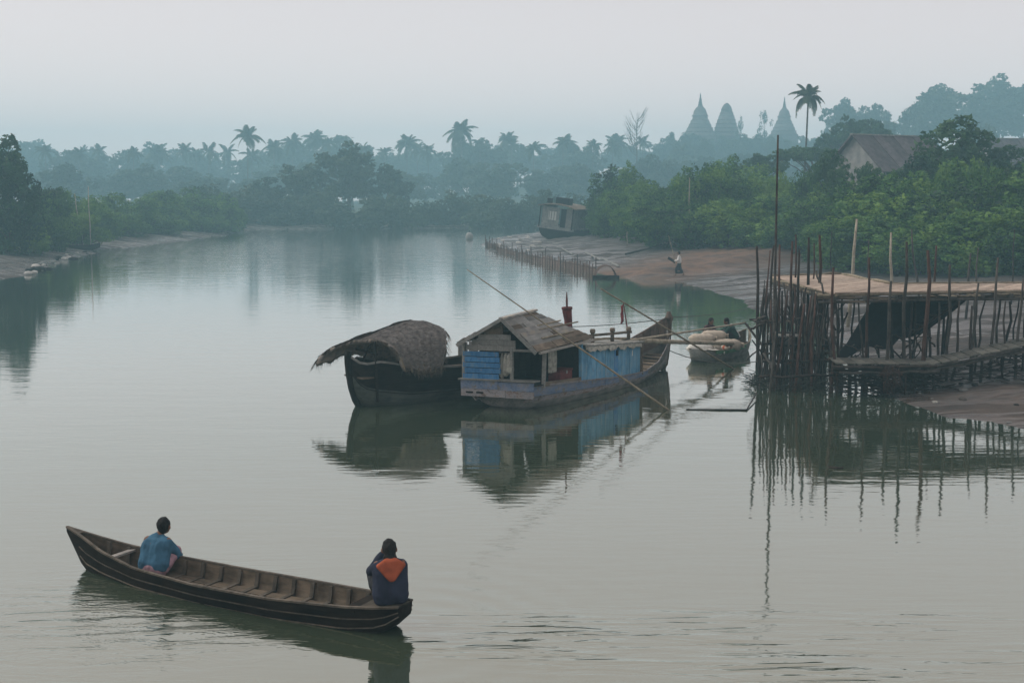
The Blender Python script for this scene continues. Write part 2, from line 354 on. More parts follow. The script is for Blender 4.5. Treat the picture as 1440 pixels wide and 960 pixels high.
def ground_material():
    m, nt, b = _mat('mud'); L = nt.links
    geo = _n(nt, 'ShaderNodeNewGeometry')
    mp = _n(nt, 'ShaderNodeMapping', Scale=(0.5, 1.3, 1)); L.new(geo.outputs['Position'], mp.inputs[0])
    n1 = _n(nt, 'ShaderNodeTexNoise', Scale=0.7, Detail=8.0, Roughness=0.65); L.new(mp.outputs[0], n1.inputs['Vector'])
    n2 = _n(nt, 'ShaderNodeTexNoise', Scale=3.5, Detail=6.0, Roughness=0.7); L.new(mp.outputs[0], n2.inputs['Vector'])
    base = _ramp(nt, n1.outputs[0], [(0.3, (0.016, 0.014, 0.013)), (0.55, (0.042, 0.036, 0.031)), (0.75, (0.085, 0.068, 0.054))])
    att = _n(nt, 'ShaderNodeAttribute', attribute_name='soil')
    sep = _n(nt, 'ShaderNodeSeparateColor'); L.new(att.outputs['Color'], sep.inputs[0])
    mo = _n(nt, 'ShaderNodeMix', data_type='RGBA'); L.new(base, mo.inputs['A'])
    red = _ramp(nt, n2.outputs[0], [(0.3, (0.075, 0.040, 0.024)), (0.7, (0.22, 0.118, 0.064))])
    L.new(red, mo.inputs['B'])
    om = _n(nt, 'ShaderNodeMath', operation='MULTIPLY'); L.new(sep.outputs[0], om.inputs[0])
    nr = _n(nt, 'ShaderNodeMapRange'); nr.inputs[1].default_value = 0.3; nr.inputs[2].default_value = 0.55; L.new(n1.outputs[0], nr.inputs[0])
    L.new(nr.outputs[0], om.inputs[1]); L.new(om.outputs[0], mo.inputs['Factor'])
    mg = _n(nt, 'ShaderNodeMix', data_type='RGBA'); L.new(mo.outputs['Result'], mg.inputs['A'])
    mg.inputs['B'].default_value = (0.04, 0.06, 0.03, 1); L.new(sep.outputs[1], mg.inputs['Factor'])
    L.new(mg.outputs['Result'], b.inputs['Base Color'])
    # wet film: long glossy streaks near the waterline
    ms = _n(nt, 'ShaderNodeMapping', Scale=(0.16, 0.95, 1)); ms.inputs['Rotation'].default_value[2] = R(-24); L.new(geo.outputs['Position'], ms.inputs[0])
    n3 = _n(nt, 'ShaderNodeTexNoise', Scale=0.9, Detail=5.0, Roughness=0.6, Distortion=0.5); L.new(ms.outputs[0], n3.inputs['Vector'])
    wr = _n(nt, 'ShaderNodeMapRange'); wr.inputs[1].default_value = 0.47; wr.inputs[2].default_value = 0.56; L.new(n3.outputs[0], wr.inputs[0])
    wm = _n(nt, 'ShaderNodeMath', operation='MULTIPLY'); L.new(sep.outputs[2], wm.inputs[0]); L.new(wr.outputs[0], wm.inputs[1])
    rr = _n(nt, 'ShaderNodeMapRange'); rr.inputs[3].default_value = 0.85; rr.inputs[4].default_value = 0.16
    L.new(wm.outputs[0], rr.inputs[0]); L.new(rr.outputs[0], b.inputs['Roughness'])
    io = _n(nt, 'ShaderNodeMapRange'); io.inputs[3].default_value = 0.25; io.inputs[4].default_value = 1.0
    L.new(wm.outputs[0], io.inputs[0]); L.new(io.outputs[0], b.inputs['Specular IOR Level']); b.inputs['IOR'].default_value = 1.8
    bs = _n(nt, 'ShaderNodeMapRange'); bs.inputs[3].default_value = 0.9; bs.inputs[4].default_value = 0.12; L.new(wm.outputs[0], bs.inputs[0])
    bp = _n(nt, 'ShaderNodeBump', Distance=0.2); L.new(n2.outputs[0], bp.inputs['Height']); L.new(bs.outputs[0], bp.inputs['Strength'])
    L.new(bp.outputs[0], b.inputs['Normal'])
    return m
g_me = np_mesh('ground', np.stack([GX, GY, GH], -1).reshape(-1, 3), gq, ground_material())
for p in g_me.polygons: p.use_smooth = True
soil = np.zeros((nx * ny, 4), np.float32); soil[:, 3] = 1
od = poly_dist(GX, GY, ORANGE).ravel()
soil[:, 0] = np.clip(1.4 - od / 6.0, 0, 1)
near_red = np.exp(-((GX - 15.5) / 5.0) ** 2 - ((GY - 31.5) / 3.0) ** 2).ravel()
soil[:, 0] = np.maximum(soil[:, 0], near_red * 0.25)
soil[:, 1] = np.clip((GS.ravel() - 34) / 8, 0, 1)                        # grass cover well inland
wet = np.clip(1.0 - GS.ravel() / 16.0, 0, 1); soil[:, 2] = wet * np.clip(1 - soil[:, 0] * 1.0, 0, 1)
ca = g_me.color_attributes.new('soil', 'FLOAT_COLOR', 'POINT'); ca.data.foreach_set('color', soil.ravel())
tag(link('ground', g_me), 'grey brown mud banks and green hills either side of the river', 'ground', kind='structure')

# ------------------------------------------------------------------ river
CANOE_STERN = P(560, 886)
def water_material():
    m, nt, b = _mat('river_water'); L = nt.links
    b.inputs['Base Color'].default_value = (0.044, 0.062, 0.038, 1)
    b.inputs['Roughness'].default_value = 0.03; b.inputs['IOR'].default_value = 3.6
    geo = _n(nt, 'ShaderNodeNewGeometry')
    def noise(scale, sx, sy, det, rz=0.0, dist=0.0):
        mp = _n(nt, 'ShaderNodeMapping', Scale=(sx, sy, 1)); mp.inputs['Rotation'].default_value[2] = rz
        L.new(geo.outputs['Position'], mp.inputs[0])
        n = _n(nt, 'ShaderNodeTexNoise', Scale=scale, Detail=det, Roughness=0.5, Distortion=dist); L.new(mp.outputs[0], n.inputs['Vector'])
        return n.outputs[0]
    def math_(op, a, bv):
        n = _n(nt, 'ShaderNodeMath', operation=op)
        for i, x in enumerate((a, bv)):
            if isinstance(x, (int, float)): n.inputs[i].default_value = x
            else: L.new(x, n.inputs[i])
        return n.outputs[0]
    calm = noise(0.9, 0.5, 1.5, 2.0)
    fine = noise(3.6, 0.45, 1.5, 3.0)
    rel = _n(nt, 'ShaderNodeVectorMath', operation='SUBTRACT'); rel.inputs[1].default_value = CANOE_STERN
    L.new(geo.outputs['Position'], rel.inputs[0])
    sx = _n(nt, 'ShaderNodeSeparateXYZ'); L.new(rel.outputs[0], sx.inputs[0])
    def smooth(x, lo, hi):
        n = _n(nt, 'ShaderNodeMapRange', interpolation_type='SMOOTHSTEP'); n.inputs[1].default_value = lo; n.inputs[2].default_value = hi
        L.new(x, n.inputs[0]); return n.outputs[0]
    # wake: trains of short crests left by the canoe, trailing right from its stern and spreading
    mpw = _n(nt, 'ShaderNodeMapping', Scale=(0.42, 2.4, 1)); mpw.inputs['Rotation'].default_value[2] = R(9)
    L.new(rel.outputs[0], mpw.inputs[0])
    wk = _n(nt, 'ShaderNodeTexNoise', Scale=1.7, Detail=3.0, Roughness=0.5, Distortion=0.9); L.new(mpw.outputs[0], wk.inputs['Vector'])
    ws = _n(nt, 'ShaderNodeTexWave', wave_type='BANDS', bands_direction='Y', wave_profile='SIN', Scale=0.62, Distortion=7.0, Detail=3.0)
    ws.inputs['Detail Scale'].default_value = 1.1; L.new(mpw.outputs[0], ws.inputs['Vector'])
    line = math_('ADD', math_('MULTIPLY', sx.outputs[0], 0.17), 0.05)
    off = math_('ABSOLUTE', math_('ADD', sx.outputs[1], line), 0)
    wid = math_('ADD', math_('MULTIPLY', math_('MAXIMUM', sx.outputs[0], 0.0), 0.20), 0.6)
    band_ = smooth(math_('DIVIDE', off, wid), 1.6, 0.35)
    patch = smooth(noise(0.55, 0.8, 1.2, 1.0), 0.36, 0.62)
    wake = math_('MULTIPLY', math_('MULTIPLY', band_, smooth(sx.outputs[0], -0.4, 0.4)), math_('MULTIPLY', smooth(sx.outputs[0], 10.0, 4.0), math_('ADD', math_('MULTIPLY', patch, 0.6), 0.4)))
    # ruffled water along the near side of the canoe
    dn_ = _n(nt, 'ShaderNodeVectorMath', operation='DISTANCE'); dn_.inputs[1].default_value = P(200, 862)
    L.new(geo.outputs['Position'], dn_.inputs[0])
    mps = _n(nt, 'ShaderNodeMapping', Scale=(0.7, 2.4, 1)); mps.inputs['Rotation'].default_value[2] = R(-26)
    L.new(geo.outputs['Position'], mps.inputs[0])
    side = _n(nt, 'ShaderNodeTexNoise', Scale=1.9, Detail=4.0, Roughness=0.55, Distortion=0.8); L.new(mps.outputs[0], side.inputs['Vector'])
    ruff = smooth(dn_.outputs['Value'], 3.4, 0.6)
    h = math_('ADD', math_('MULTIPLY', calm, 0.0065), math_('MULTIPLY', fine, 0.0028))
    py = _n(nt, 'ShaderNodeSeparateXYZ'); L.new(geo.outputs['Position'], py.inputs[0])
    far_ = math_('MULTIPLY', noise(1.1, 0.35, 1.0, 4.0), math_('MULTIPLY', smooth(py.outputs[1], 55.0, 150.0), 0.075))   # breeze on the open reach
    h = math_('ADD', h, far_)
    h = math_('ADD', h, math_('MULTIPLY', math_('MULTIPLY', math_('ADD', math_('MULTIPLY', wk.outputs[0], 0.048), math_('MULTIPLY', ws.outputs['Fac'], 0.004)), wake), 1.0))
    ring = _n(nt, 'ShaderNodeTexWave', wave_type='RINGS', rings_direction='SPHERICAL', wave_profile='SIN', Scale=0.62, Distortion=2.2, Detail=2.0); L.new(rel.outputs[0], ring.inputs['Vector'])
    rd = _n(nt, 'ShaderNodeVectorMath', operation='LENGTH'); L.new(rel.outputs[0], rd.inputs[0])
    rmask = math_('MULTIPLY', smooth(rd.outputs['Value'], 4.2, 0.8), smooth(sx.outputs[0], -0.1, 0.6))          # arcs off the stern
    h = math_('ADD', h, math_('MULTIPLY', math_('MULTIPLY', ring.outputs['Fac'], rmask), 0.0055))
    h = math_('ADD', h, math_('MULTIPLY', math_('MULTIPLY', side.outputs[0], ruff), 0.030))
    bp = _n(nt, 'ShaderNodeBump', Strength=1.0, Distance=1.0); L.new(h, bp.inputs['Height'])
    L.new(bp.outputs[0], b.inputs['Normal'])
    b.inputs['Coat Weight'].default_value = 1.0; b.inputs['Coat IOR'].default_value = 1.55; b.inputs['Specular Tint'].default_value = (1.0, 1.0, 0.82, 1); b.inputs['Coat Roughness'].default_value = 0.03
    L.new(bp.outputs[0], b.inputs['Coat Normal'])
    return m
wm = MB(); wm.add([(-452, -24, 0), (464, -24, 0), (464, 893, 0), (-452, 893, 0)], [(0, 1, 2, 3)])
tag(wm.build('river', water_material()), 'calm olive grey river reflecting the pale sky', 'river', kind='structure')

# ------------------------------------------------------------------ haze: even morning mist round everything
def haze():
    m = bpy.data.materials.new('haze'); m.use_nodes = True; nt = m.node_tree; nt.nodes.clear()
    o = nt.nodes.new('ShaderNodeOutputMaterial'); v = nt.nodes.new('ShaderNodeVolumePrincipled')
    v.inputs['Color'].default_value = (0.48, 0.85, 1.0, 1); v.inputs['Density'].default_value = 0.00165
    v.inputs['Anisotropy'].default_value = 0.0
    nt.links.new(v.outputs[0], o.inputs['Volume'])
    b = MB().box((6, 432, 26), (940, 940, 56)); ob = b.build('haze', m)
    tag(ob, 'thin blue grey morning haze over the whole river', 'haze', kind='stuff')
haze()

# ------------------------------------------------------------------ vegetation
def leaves(points, normals, size, rng, elong=1.6, jitter=0.9):
    """leaf-sized quads at points, facing outwards with scatter"""
    n = len(points)
    nrm = normals + rng.normal(0, jitter, (n, 3)); nrm /= np.linalg.norm(nrm, axis=1, keepdims=True) + 1e-9
    t = np.cross(nrm, rng.normal(0, 1, (n, 3))); t /= np.linalg.norm(t, axis=1, keepdims=True) + 1e-9
    b = np.cross(nrm, t); s = size * rng.uniform(0.6, 1.35, (n, 1))
    a, c = t * s * elong / 2, b * s / 2
    v = np.stack([points - a, points - c * 0.9 + a * 0.1, points + a, points + c * 0.9 + a * 0.1], 1).reshape(-1, 3)
    return v, np.arange(n * 4).reshape(-1, 4)
def crown_mesh(name, lobes, n_leaf, size, mat, seed, hang=0.0):
    rng = np.random.default_rng(seed); vol = np.array([l[3] * l[4] * l[5] for l in lobes]) ** 0.7; vol /= vol.sum()
    pts, nrs = [], []
    for l, w in zip(lobes, vol):
        k = max(20, int(n_leaf * w)); d = rng.normal(0, 1, (k, 3)); d /= np.linalg.norm(d, axis=1, keepdims=True)
        rad = 1 - np.abs(rng.normal(0, 0.16, (k, 1))); rad *= 1 + 0.16 * np.sin(d[:, :1] * 7 + l[0] * 3) * np.cos(d[:, 1:2] * 6 + d[:, 2:] * 5)
        # sprays: gather leaves towards a number of tip directions, gaps between
        tips = rng.normal(0, 1, (max(6, k // 45), 3)); tips /= np.linalg.norm(tips, axis=1, keepdims=True)
        near = tips[np.argmax(d @ tips.T, axis=1)]; d = d * 0.66 + near * 0.34; al = np.sum(d * near, axis=1, keepdims=True) / np.linalg.norm(d, axis=1, keepdims=True); d /= np.linalg.norm(d, axis=1, keepdims=True)
        rad = rad * (0.86 + 0.30 * np.clip((al - 0.90) / 0.10, 0, 1))
        p = np.array(l[:3]) + d * rad * np.array(l[3:6]); nn = d / np.array(l[3:6]); nn /= np.linalg.norm(nn, axis=1, keepdims=True)
        p[:, 2] -= hang * rng.random(k) * size
        pts.append(p); nrs.append(nn + np.array([0, 0, 0.35]))
    pts = np.concatenate(pts); nrs = np.concatenate(nrs)
    v, q = leaves(pts, nrs, size, rng); return np_mesh(name, v, q, mat)
def lobes_of(kind, seed):
    """lobes in a unit plant: height 1, foot at the origin"""
    r = random.Random(seed); out = []
    if kind == 'bush':            # mangrove: foliage down to the mud
        for i in range(15):
            a = r.uniform(0, 6.28); d = r.uniform(0.05, 0.40); z = r.uniform(0.2, 0.80) * (1 - 0.55 * max(0, d - .15))
            s = r.uniform(0.15, 0.25); out.append((d * math.cos(a), d * math.sin(a), z, s, s, s * r.uniform(.75, 1.05)))
        out.append((0, 0, 0.36, 0.34, 0.34, 0.34)); out.append((r.uniform(-.1, .1), 0, 0.84, 0.15, 0.15, 0.15))
    elif kind == 'tree':          # rounded tree with a trunk
        for i in range(17):
            a = r.uniform(0, 6.28); d = r.uniform(0.0, 0.34); z = r.uniform(0.38, 0.88) - 0.25 * d
            s = r.uniform(0.10, 0.19); out.append((d * math.cos(a), d * math.sin(a), z, s, s, s * r.uniform(.65, .95)))
        out.append((0, 0, 0.9, 0.12, 0.12, 0.10))
    elif kind == 'tall':          # narrow dense tree
        for i in range(16):
            z = r.uniform(0.12, 0.9); a = r.uniform(0, 6.28); d = r.uniform(0, 0.17) * (1.1 - z * .6)
            s = r.uniform(0.11, 0.18) * (1.15 - z * .45); out.append((d * math.cos(a), d * math.sin(a), z, s, s, s * 1.1))
    elif kind == 'umbrella':      # flat-topped rain tree
        for i in range(22):
            a = r.uniform(0, 6.28); d = 0.60 * math.sqrt(r.random()); z = 0.90 - 0.45 * d * d + r.uniform(-.06, .04)
            s = r.uniform(0.11, 0.17); out.append((d * math.cos(a), d * math.sin(a), z, s, s, s * .45))
    elif kind == 'sparse':
        for i in range(16):
            a = r.uniform(0, 6.28); d = r.uniform(0, 0.30); z = r.uniform(0.42, 0.93) - .2 * d
            s = r.uniform(0.05, 0.10); out.append((d * math.cos(a), d * math.sin(a), z, s, s, s))
    return out
def trunk_mesh(name, kind, lobes, mat, seed):
    r = random.Random(seed); b = MB(); thick = {'bush': .016, 'tree': .022, 'tall': .02, 'umbrella': .024, 'sparse': .014}[kind]
    if kind == 'bush':
        for l in lobes[:9]:
            b.tube([(l[0] * .25, l[1] * .25, -.03), (l[0] * .5, l[1] * .5, l[2] * .5), (l[0], l[1], l[2])], [thick, thick * .7, thick * .3], 5)
    else:
        top = 0.5 if kind != 'tall' else .85
        b.tube([(0, 0, -.03), (.008, .005, top * .35), (-.006, .01, top * .7), (0, 0, top)], [thick * 1.25, thick, thick * .85, thick * .6], 7)
        for l in lobes[:12]:
            z0 = min(l[2] * .55, top * .95)
            b.tube([(0, 0, z0), (l[0] * .5, l[1] * .5, z0 + (l[2] - z0) * .62), (l[0], l[1], l[2])], [thick * .5, thick * .33, thick * .12], 5)
    return b.mesh(name, mat, True)
PLANTS = {}
def plant_lib(key, kind, n_leaf, size, leaf, count):
    PLANTS[key] = []
    for i in range(count):
        lb = lobes_of(kind, hash((key, i)) % 9999 if False else sum(map(ord, key)) * 13 + i * 71)
        PLANTS[key].append((crown_mesh('crown', lb, n_leaf, size, M[leaf], i * 5 + len(key)), trunk_mesh('trunk', kind, lb, M['trunk'], i)))
plant_lib('mangrove', 'bush', 15000, 0.023, 'leaf_green', 5)
plant_lib('shrub', 'bush', 5000, 0.040, 'leaf_dark', 3)
plant_lib('near_tree', 'tree', 9000, 0.026, 'leaf_dark', 3)
plant_lib('edge_tree', 'tall', 11000, 0.022, 'leaf_dark', 1)
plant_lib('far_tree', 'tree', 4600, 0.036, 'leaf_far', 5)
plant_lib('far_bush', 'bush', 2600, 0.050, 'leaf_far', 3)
plant_lib('umbrella', 'umbrella', 5200, 0.030, 'leaf_dark', 2)
plant_lib('sparse', 'sparse', 1500, 0.020, 'leaf_far', 2)
_pc = [0]
ORD = 'first second third fourth fifth sixth seventh eighth ninth tenth eleventh twelfth thirteenth fourteenth fifteenth sixteenth seventeenth eighteenth nineteenth twentieth'.split()
def ordinal(i): return ORD[i] if i < 20 else ('twenty-' + ORD[i - 20] if i < 29 else ('thirtieth' if i == 29 else 'thirty-' + ORD[i - 30]))
def order_labels(items):
    for i, o in enumerate(sorted(items, key=lambda o: o.location.x / o.location.y)): o['label'] = o['label'] + ', ' + ordinal(i) + ' from the left'
def plant(key, name, u, v_top, depth, width_px=None, label=None, group=None, cat='tree', sink=0.0, var=None, rz=None):
    """a plant standing on the ground at this depth whose tip is seen at (u, v_top)"""
    top = PD(u, v_top, depth); z0 = max(gz(top.x, top.y), 0.0) - sink; h = max(top.z - z0, 1.0)
    k = _pc[0]; _pc[0] += 1; lib = PLANTS[key]; cm, tm = lib[(k if var is None else var) % len(lib)]
    w = h if width_px is None else width_px * depth / F_PX / {'umbrella': 1.25, 'edge_tree': .5, 'sparse': .7}.get(key, 0.88)
    if key in ('far_tree', 'near_tree'): w = max(w, .62 * h)
    t = thing(name, label, cat, (top.x, top.y, z0), 0.0 if rz is None else rz, group)
    t.rotation_euler = (0, 0, random.Random(k).uniform(0, 6.28) if rz is None else rz); t.scale = (w, w, h * 1.03)
    link('trunk', tm, t); link('crown', cm, t); return t

def frond_mesh(seed, droop):
    r = random.Random(seed); b = MB(); pts = []
    n = 9
    for i in range(n + 1):
        s = i / n; pts.append(V(s * (1 - .12 * s * droop), 0.05 * math.sin(s * 3 + seed), 0.30 * math.sin(s * 1.9) - droop * s * s * 0.62))
    b.tube(pts, [0.016 * (1 - .8 * i / n) for i in range(n + 1)], 4)
    for i in range(1, 32):
        s = 0.08 + 0.92 * i / 32; j = min(int(s * n), n - 1); f = s * n - j; p = pts[j].lerp(pts[j + 1], f); d = (pts[j + 1] - pts[j]).normalized()
        ln = 0.32 * math.sin(min(s * 2.4 + .35, 2.75)) * r.uniform(.85, 1.1)
        for sg in (-1, 1):
            out = (d * 0.55 + V(0, sg, 0) * 0.85 + V(0, 0, -0.42 - .35 * r.random())).normalized() * ln
            w = d * 0.022
            b.add([p - w, p + w, p + out * .55 + w * 1.1 + V(0, 0, .015), p + out - V(0, 0, .03 * ln), p + out * .55 - w * 1.1 + V(0, 0, .015)], [(0, 1, 2, 3, 4)])
    return b.mesh('frond', M['palm_leaf'])
FRONDS = [frond_mesh(i, d) for i, d in enumerate((0.25, 0.7, 1.15, 1.6))]
def palm(u, v_top, depth, crown_px, label, group=None, seed=0, lean=0.0, n=19):
    r = random.Random(seed * 7 + 3); L_ = crown_px * depth / F_PX / 2 * (1.05 if depth > 200 else 1.2)
    top = PD(u, v_top, depth); hz = top.z - L_ * 0.42; z0 = max(gz(top.x, top.y), 0)
    t = thing('palm_tree', label, 'palm tree', (top.x, top.y, z0), 0, group); h = hz - z0
    b = MB(); b.tube([(-lean * h, 0, -.3), (-lean * h * .55, 0, h * .3), (-lean * h * .2, 0, h * .65), (0, 0, h)], [.26, .17, .13, .11], 8)
    b.build('trunk', M['palm_trunk'], t, True)
    for i in range(n):
        tier = min(.99, max(0, i / n + r.uniform(-.12, .12))); k = min(3, int(tier * 4)); a = i * 2.399 + r.uniform(-.5, .5)
        s = L_ * r.uniform(.72, 1.15) * (0.82 if k == 0 else 1)
        o = link('frond', FRONDS[k], t, (0, 0, h), (0, 0, 0), (s, s, s))
        o.rotation_euler = (r.uniform(-.2, .2), -(0.95 - 1.25 * tier) + r.uniform(-.12, .12), a)
    return t

# --- mangrove thicket on the right bank (u, tip v, depth, width px)
mg = []
G = 'mangroves along the right bank'
for i, (u, v, d, w) in enumerate([(838, 272, 150, 70), (868, 234, 148, 110), (908, 252, 130, 95), (862, 292, 132, 64), (905, 290, 119, 80),
        (940, 262, 120, 90), (975, 244, 126, 100), (1022, 224, 128, 120), (1000, 238, 112, 100), (940, 290, 109, 90), (985, 285, 106, 95),
        (1040, 252, 112, 95), (1075, 246, 116, 100), (1035, 284, 103, 100), (1080, 278, 100, 110), (1120, 252, 108, 110), (1125, 285, 96, 110),
        (1160, 254, 100, 110), (1165, 290, 90, 110), (1205, 268, 92, 120), (850, 256, 142, 46), (886, 228, 146, 52), (925, 266, 122, 44), (958, 250, 124, 50), (996, 230, 124, 54), (1035, 216, 130, 60), (1058, 244, 114, 46), (1098, 240, 112, 50), (1138, 244, 106, 52)]):
    mg.append(plant('mangrove', 'mangrove', u, v, d, w, 'bushy green mangrove on the right bank beyond the mud', G, 'mangrove', 0.5))
order_labels(mg); mg = []
for i, (u, v, d, w) in enumerate([(1240, 246, 88, 150), (1300, 250, 82, 170), (1355, 226, 86, 190), (1420, 232, 80, 180), (1480, 228, 84, 190),
        (1225, 300, 80, 140), (1290, 305, 76, 160), (1350, 296, 74, 160), (1415, 290, 72, 170), (1480, 300, 70, 160), (1190, 310, 84, 110), (1262, 238, 86, 62), (1322, 236, 84, 66), (1372, 222, 84, 70), (1402, 240, 80, 60)]):
    mg.append(plant('mangrove', 'mangrove', u, v, d, w, 'bright green mangrove behind the bamboo jetty', 'mangroves behind the jetty', 'mangrove', 0.5))
order_labels(mg); mg = []
plant('near_tree', 'leafy_tree', 1168, 214, 100, 84, 'dark leafy tree hiding the left end of the grey roofed house', None)
plant('near_tree', 'leafy_tree', 1345, 166, 96, 190, 'largest dark tree, rising right of the grey roofed house', None)
plant('near_tree', 'leafy_tree', 1222, 232, 96, 62, 'small dark tree half hiding the pale gable of the house', None)
plant('near_tree', 'leafy_tree', 1290, 222, 92, 110, 'small dark tree in front of the grey roof', None)
plant('near_tree', 'leafy_tree', 1425, 206, 100, 120, 'dark leafy tree at the right edge of the photo', None)
plant('umbrella', 'umbrella_tree', 1072, 216, 150, 72, 'flat topped dark tree just left of the tall mooring pole', None)
plant('umbrella', 'umbrella_tree', 1150, 203, 150, 130, 'wide flat topped tree below the tall lone palm', None)
plant('umbrella', 'umbrella_tree', 1205, 165, 190, 110, 'flat topped tree above the ridge of the grey roofed house', None)
# --- left bank
plant('edge_tree', 'bank_tree', 8, 194, 108, 84, 'tall dark tree at the left edge of the photo', None, sink=0.3)
plant('edge_tree', 'bank_tree', -40, 180, 112, 100, 'dark tree cut off by the left border', None, sink=0.3)
G = 'low green bushes along the left bank'
for i, (u, v, d, w) in enumerate([(52, 262, 122, 70), (88, 268, 130, 80), (128, 276, 144, 70), (160, 270, 156, 80), (200, 280, 162, 70), (235, 268, 176, 80),
        (270, 262, 184, 90), (310, 272, 188, 70), (70, 296, 116, 70), (110, 300, 128, 70), (180, 298, 152, 70), (225, 300, 164, 70), (285, 298, 178, 70), (40, 300, 110, 60), (145, 300, 144, 60),(325, 290, 190, 46)]):
    mg.append(plant('mangrove', 'river_bush', u, v, d, w, 'rounded green bush on the left bank', G, 'bush', 0.4))
order_labels(mg); mg = []
# --- far bank: rows of trees fading into the haze
G = 'trees of the far bank'
rr = random.Random(21)
sil = [(-60, 212), (0, 210), (60, 208), (110, 213), (160, 217), (205, 211), (240, 216), (300, 218), (350, 222), (400, 208), (450, 196), (490, 200), (520, 214), (560, 206), (600, 212), (640, 205), (690, 204), (730, 207), (770, 210), (810, 204), (850, 207), (900, 205), (950, 214)]
def sil_v(u):
    for (a, va), (b, vb) in zip(sil[:-1], sil[1:]):
        if a <= u <= b: return va + (vb - va) * (u - a) / (b - a)
    return 214
for k in range(34):
    u = -60 + k * 30.5 + rr.uniform(-9, 9)
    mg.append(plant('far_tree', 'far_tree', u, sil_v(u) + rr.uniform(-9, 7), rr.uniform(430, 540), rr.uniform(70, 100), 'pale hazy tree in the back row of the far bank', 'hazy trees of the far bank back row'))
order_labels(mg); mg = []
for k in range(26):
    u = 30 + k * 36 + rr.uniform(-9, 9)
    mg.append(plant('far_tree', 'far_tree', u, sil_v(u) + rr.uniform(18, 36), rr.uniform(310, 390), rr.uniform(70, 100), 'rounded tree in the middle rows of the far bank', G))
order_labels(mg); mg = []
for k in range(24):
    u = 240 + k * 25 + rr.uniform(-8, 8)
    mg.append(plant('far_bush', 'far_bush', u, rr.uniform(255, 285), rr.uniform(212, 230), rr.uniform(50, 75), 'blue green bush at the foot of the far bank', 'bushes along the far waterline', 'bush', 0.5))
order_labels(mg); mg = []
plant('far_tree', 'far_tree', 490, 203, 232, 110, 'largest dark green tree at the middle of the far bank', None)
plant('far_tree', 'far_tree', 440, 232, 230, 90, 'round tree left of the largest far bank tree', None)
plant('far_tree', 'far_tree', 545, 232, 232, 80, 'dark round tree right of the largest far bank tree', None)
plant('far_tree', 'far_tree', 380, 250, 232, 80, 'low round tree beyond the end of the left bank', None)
for i, (u, v, d, w, lab) in enumerate([(348, 184, 300, 46, 'tall palm standing clear on the left of the far bank'), (410, 191, 370, 38, 'slender hazy palm second from the left of the far bank'),
        (385, 206, 380, 26, 'small hazy palm between two taller palms'), (648, 177, 330, 50, 'tall palm with a wide crown at the middle of the far bank'), (573, 192, 360, 44, 'bushy palm left of the tall middle palm'),
        (713, 187, 365, 36, 'palm right of the tall middle palm'), (797, 192, 370, 50, 'palm above the stranded boat, second from the right'),
        (866, 191, 380, 40, 'rightmost palm of the far bank'), (222, 206, 370, 44, 'feathery palm on the left of the far bank'), (275, 209, 380, 30, 'small palm left of the tall clear palm'),
        (442, 186, 375, 40, 'palm crown above the largest far bank tree'),
        (955, 206, 360, 40, 'faint palm low in front of the temple hill')]):
    palm(u, v + (0 if i in (0, 3) else 3), d * 1.22, w, lab, 'palms of the far bank', i, [.03, -.05, .08, -.02, .06, -.07, .02, -.04][i % 8], 19 + (i * 5) % 9)
palm(1137, 126, 165, 44, 'tall lone palm right of the temples', None, 40, 0.03, 26)
for k in range(24):
    u = 70 + k * 36 + rr.uniform(-14, 14); mg.append(palm(u, sil_v(min(u, 940)) - rr.uniform(0, 12), rr.uniform(400, 470), rr.uniform(26, 38), 'small feathery palm crown merging into the far bank trees', 'feathery palms among the far trees', 60 + k, rr.uniform(-.08, .08), 15 + k % 6))
order_labels(mg); mg = []
# bare tree near the temples
def bare_tree(u, v, depth, label):
    top = PD(u, v, depth); z0 = gz(top.x, top.y); h = top.z - z0; r = random.Random(3)
    t = thing('bare_tree', label, 'tree', (top.x, top.y, z0)); b = MB(); c = MB()
    b.tube([(0, 0, -.3), (.1, 0, h * .5), (0, 0, h * .95)], [.32, .22, .05], 6)
    for i in range(34):
        z = h * r.uniform(.5, .92); a = r.uniform(0, 6.28); l = h * r.uniform(.10, .20); e = V(math.cos(a) * l * .7, math.sin(a) * l * .7, z + l * .9)
        c.tube([(0, 0, z), V(e.x * .6, e.y * .6, z + l * .35), e], [.09, .06, .02], 4)
        for j in range(4): c.tube([V(e.x * .5, e.y * .5, z + l * .3), e + V(r.uniform(-.9, .9), r.uniform(-.9, .9), r.uniform(0, .9))], [.035, .012], 3)
    b.build('trunk', M['twig'], t, True); c.build('branches', M['twig'], t)
bare_tree(896, 152, 380, 'bare leafless tree left of the temple hill')
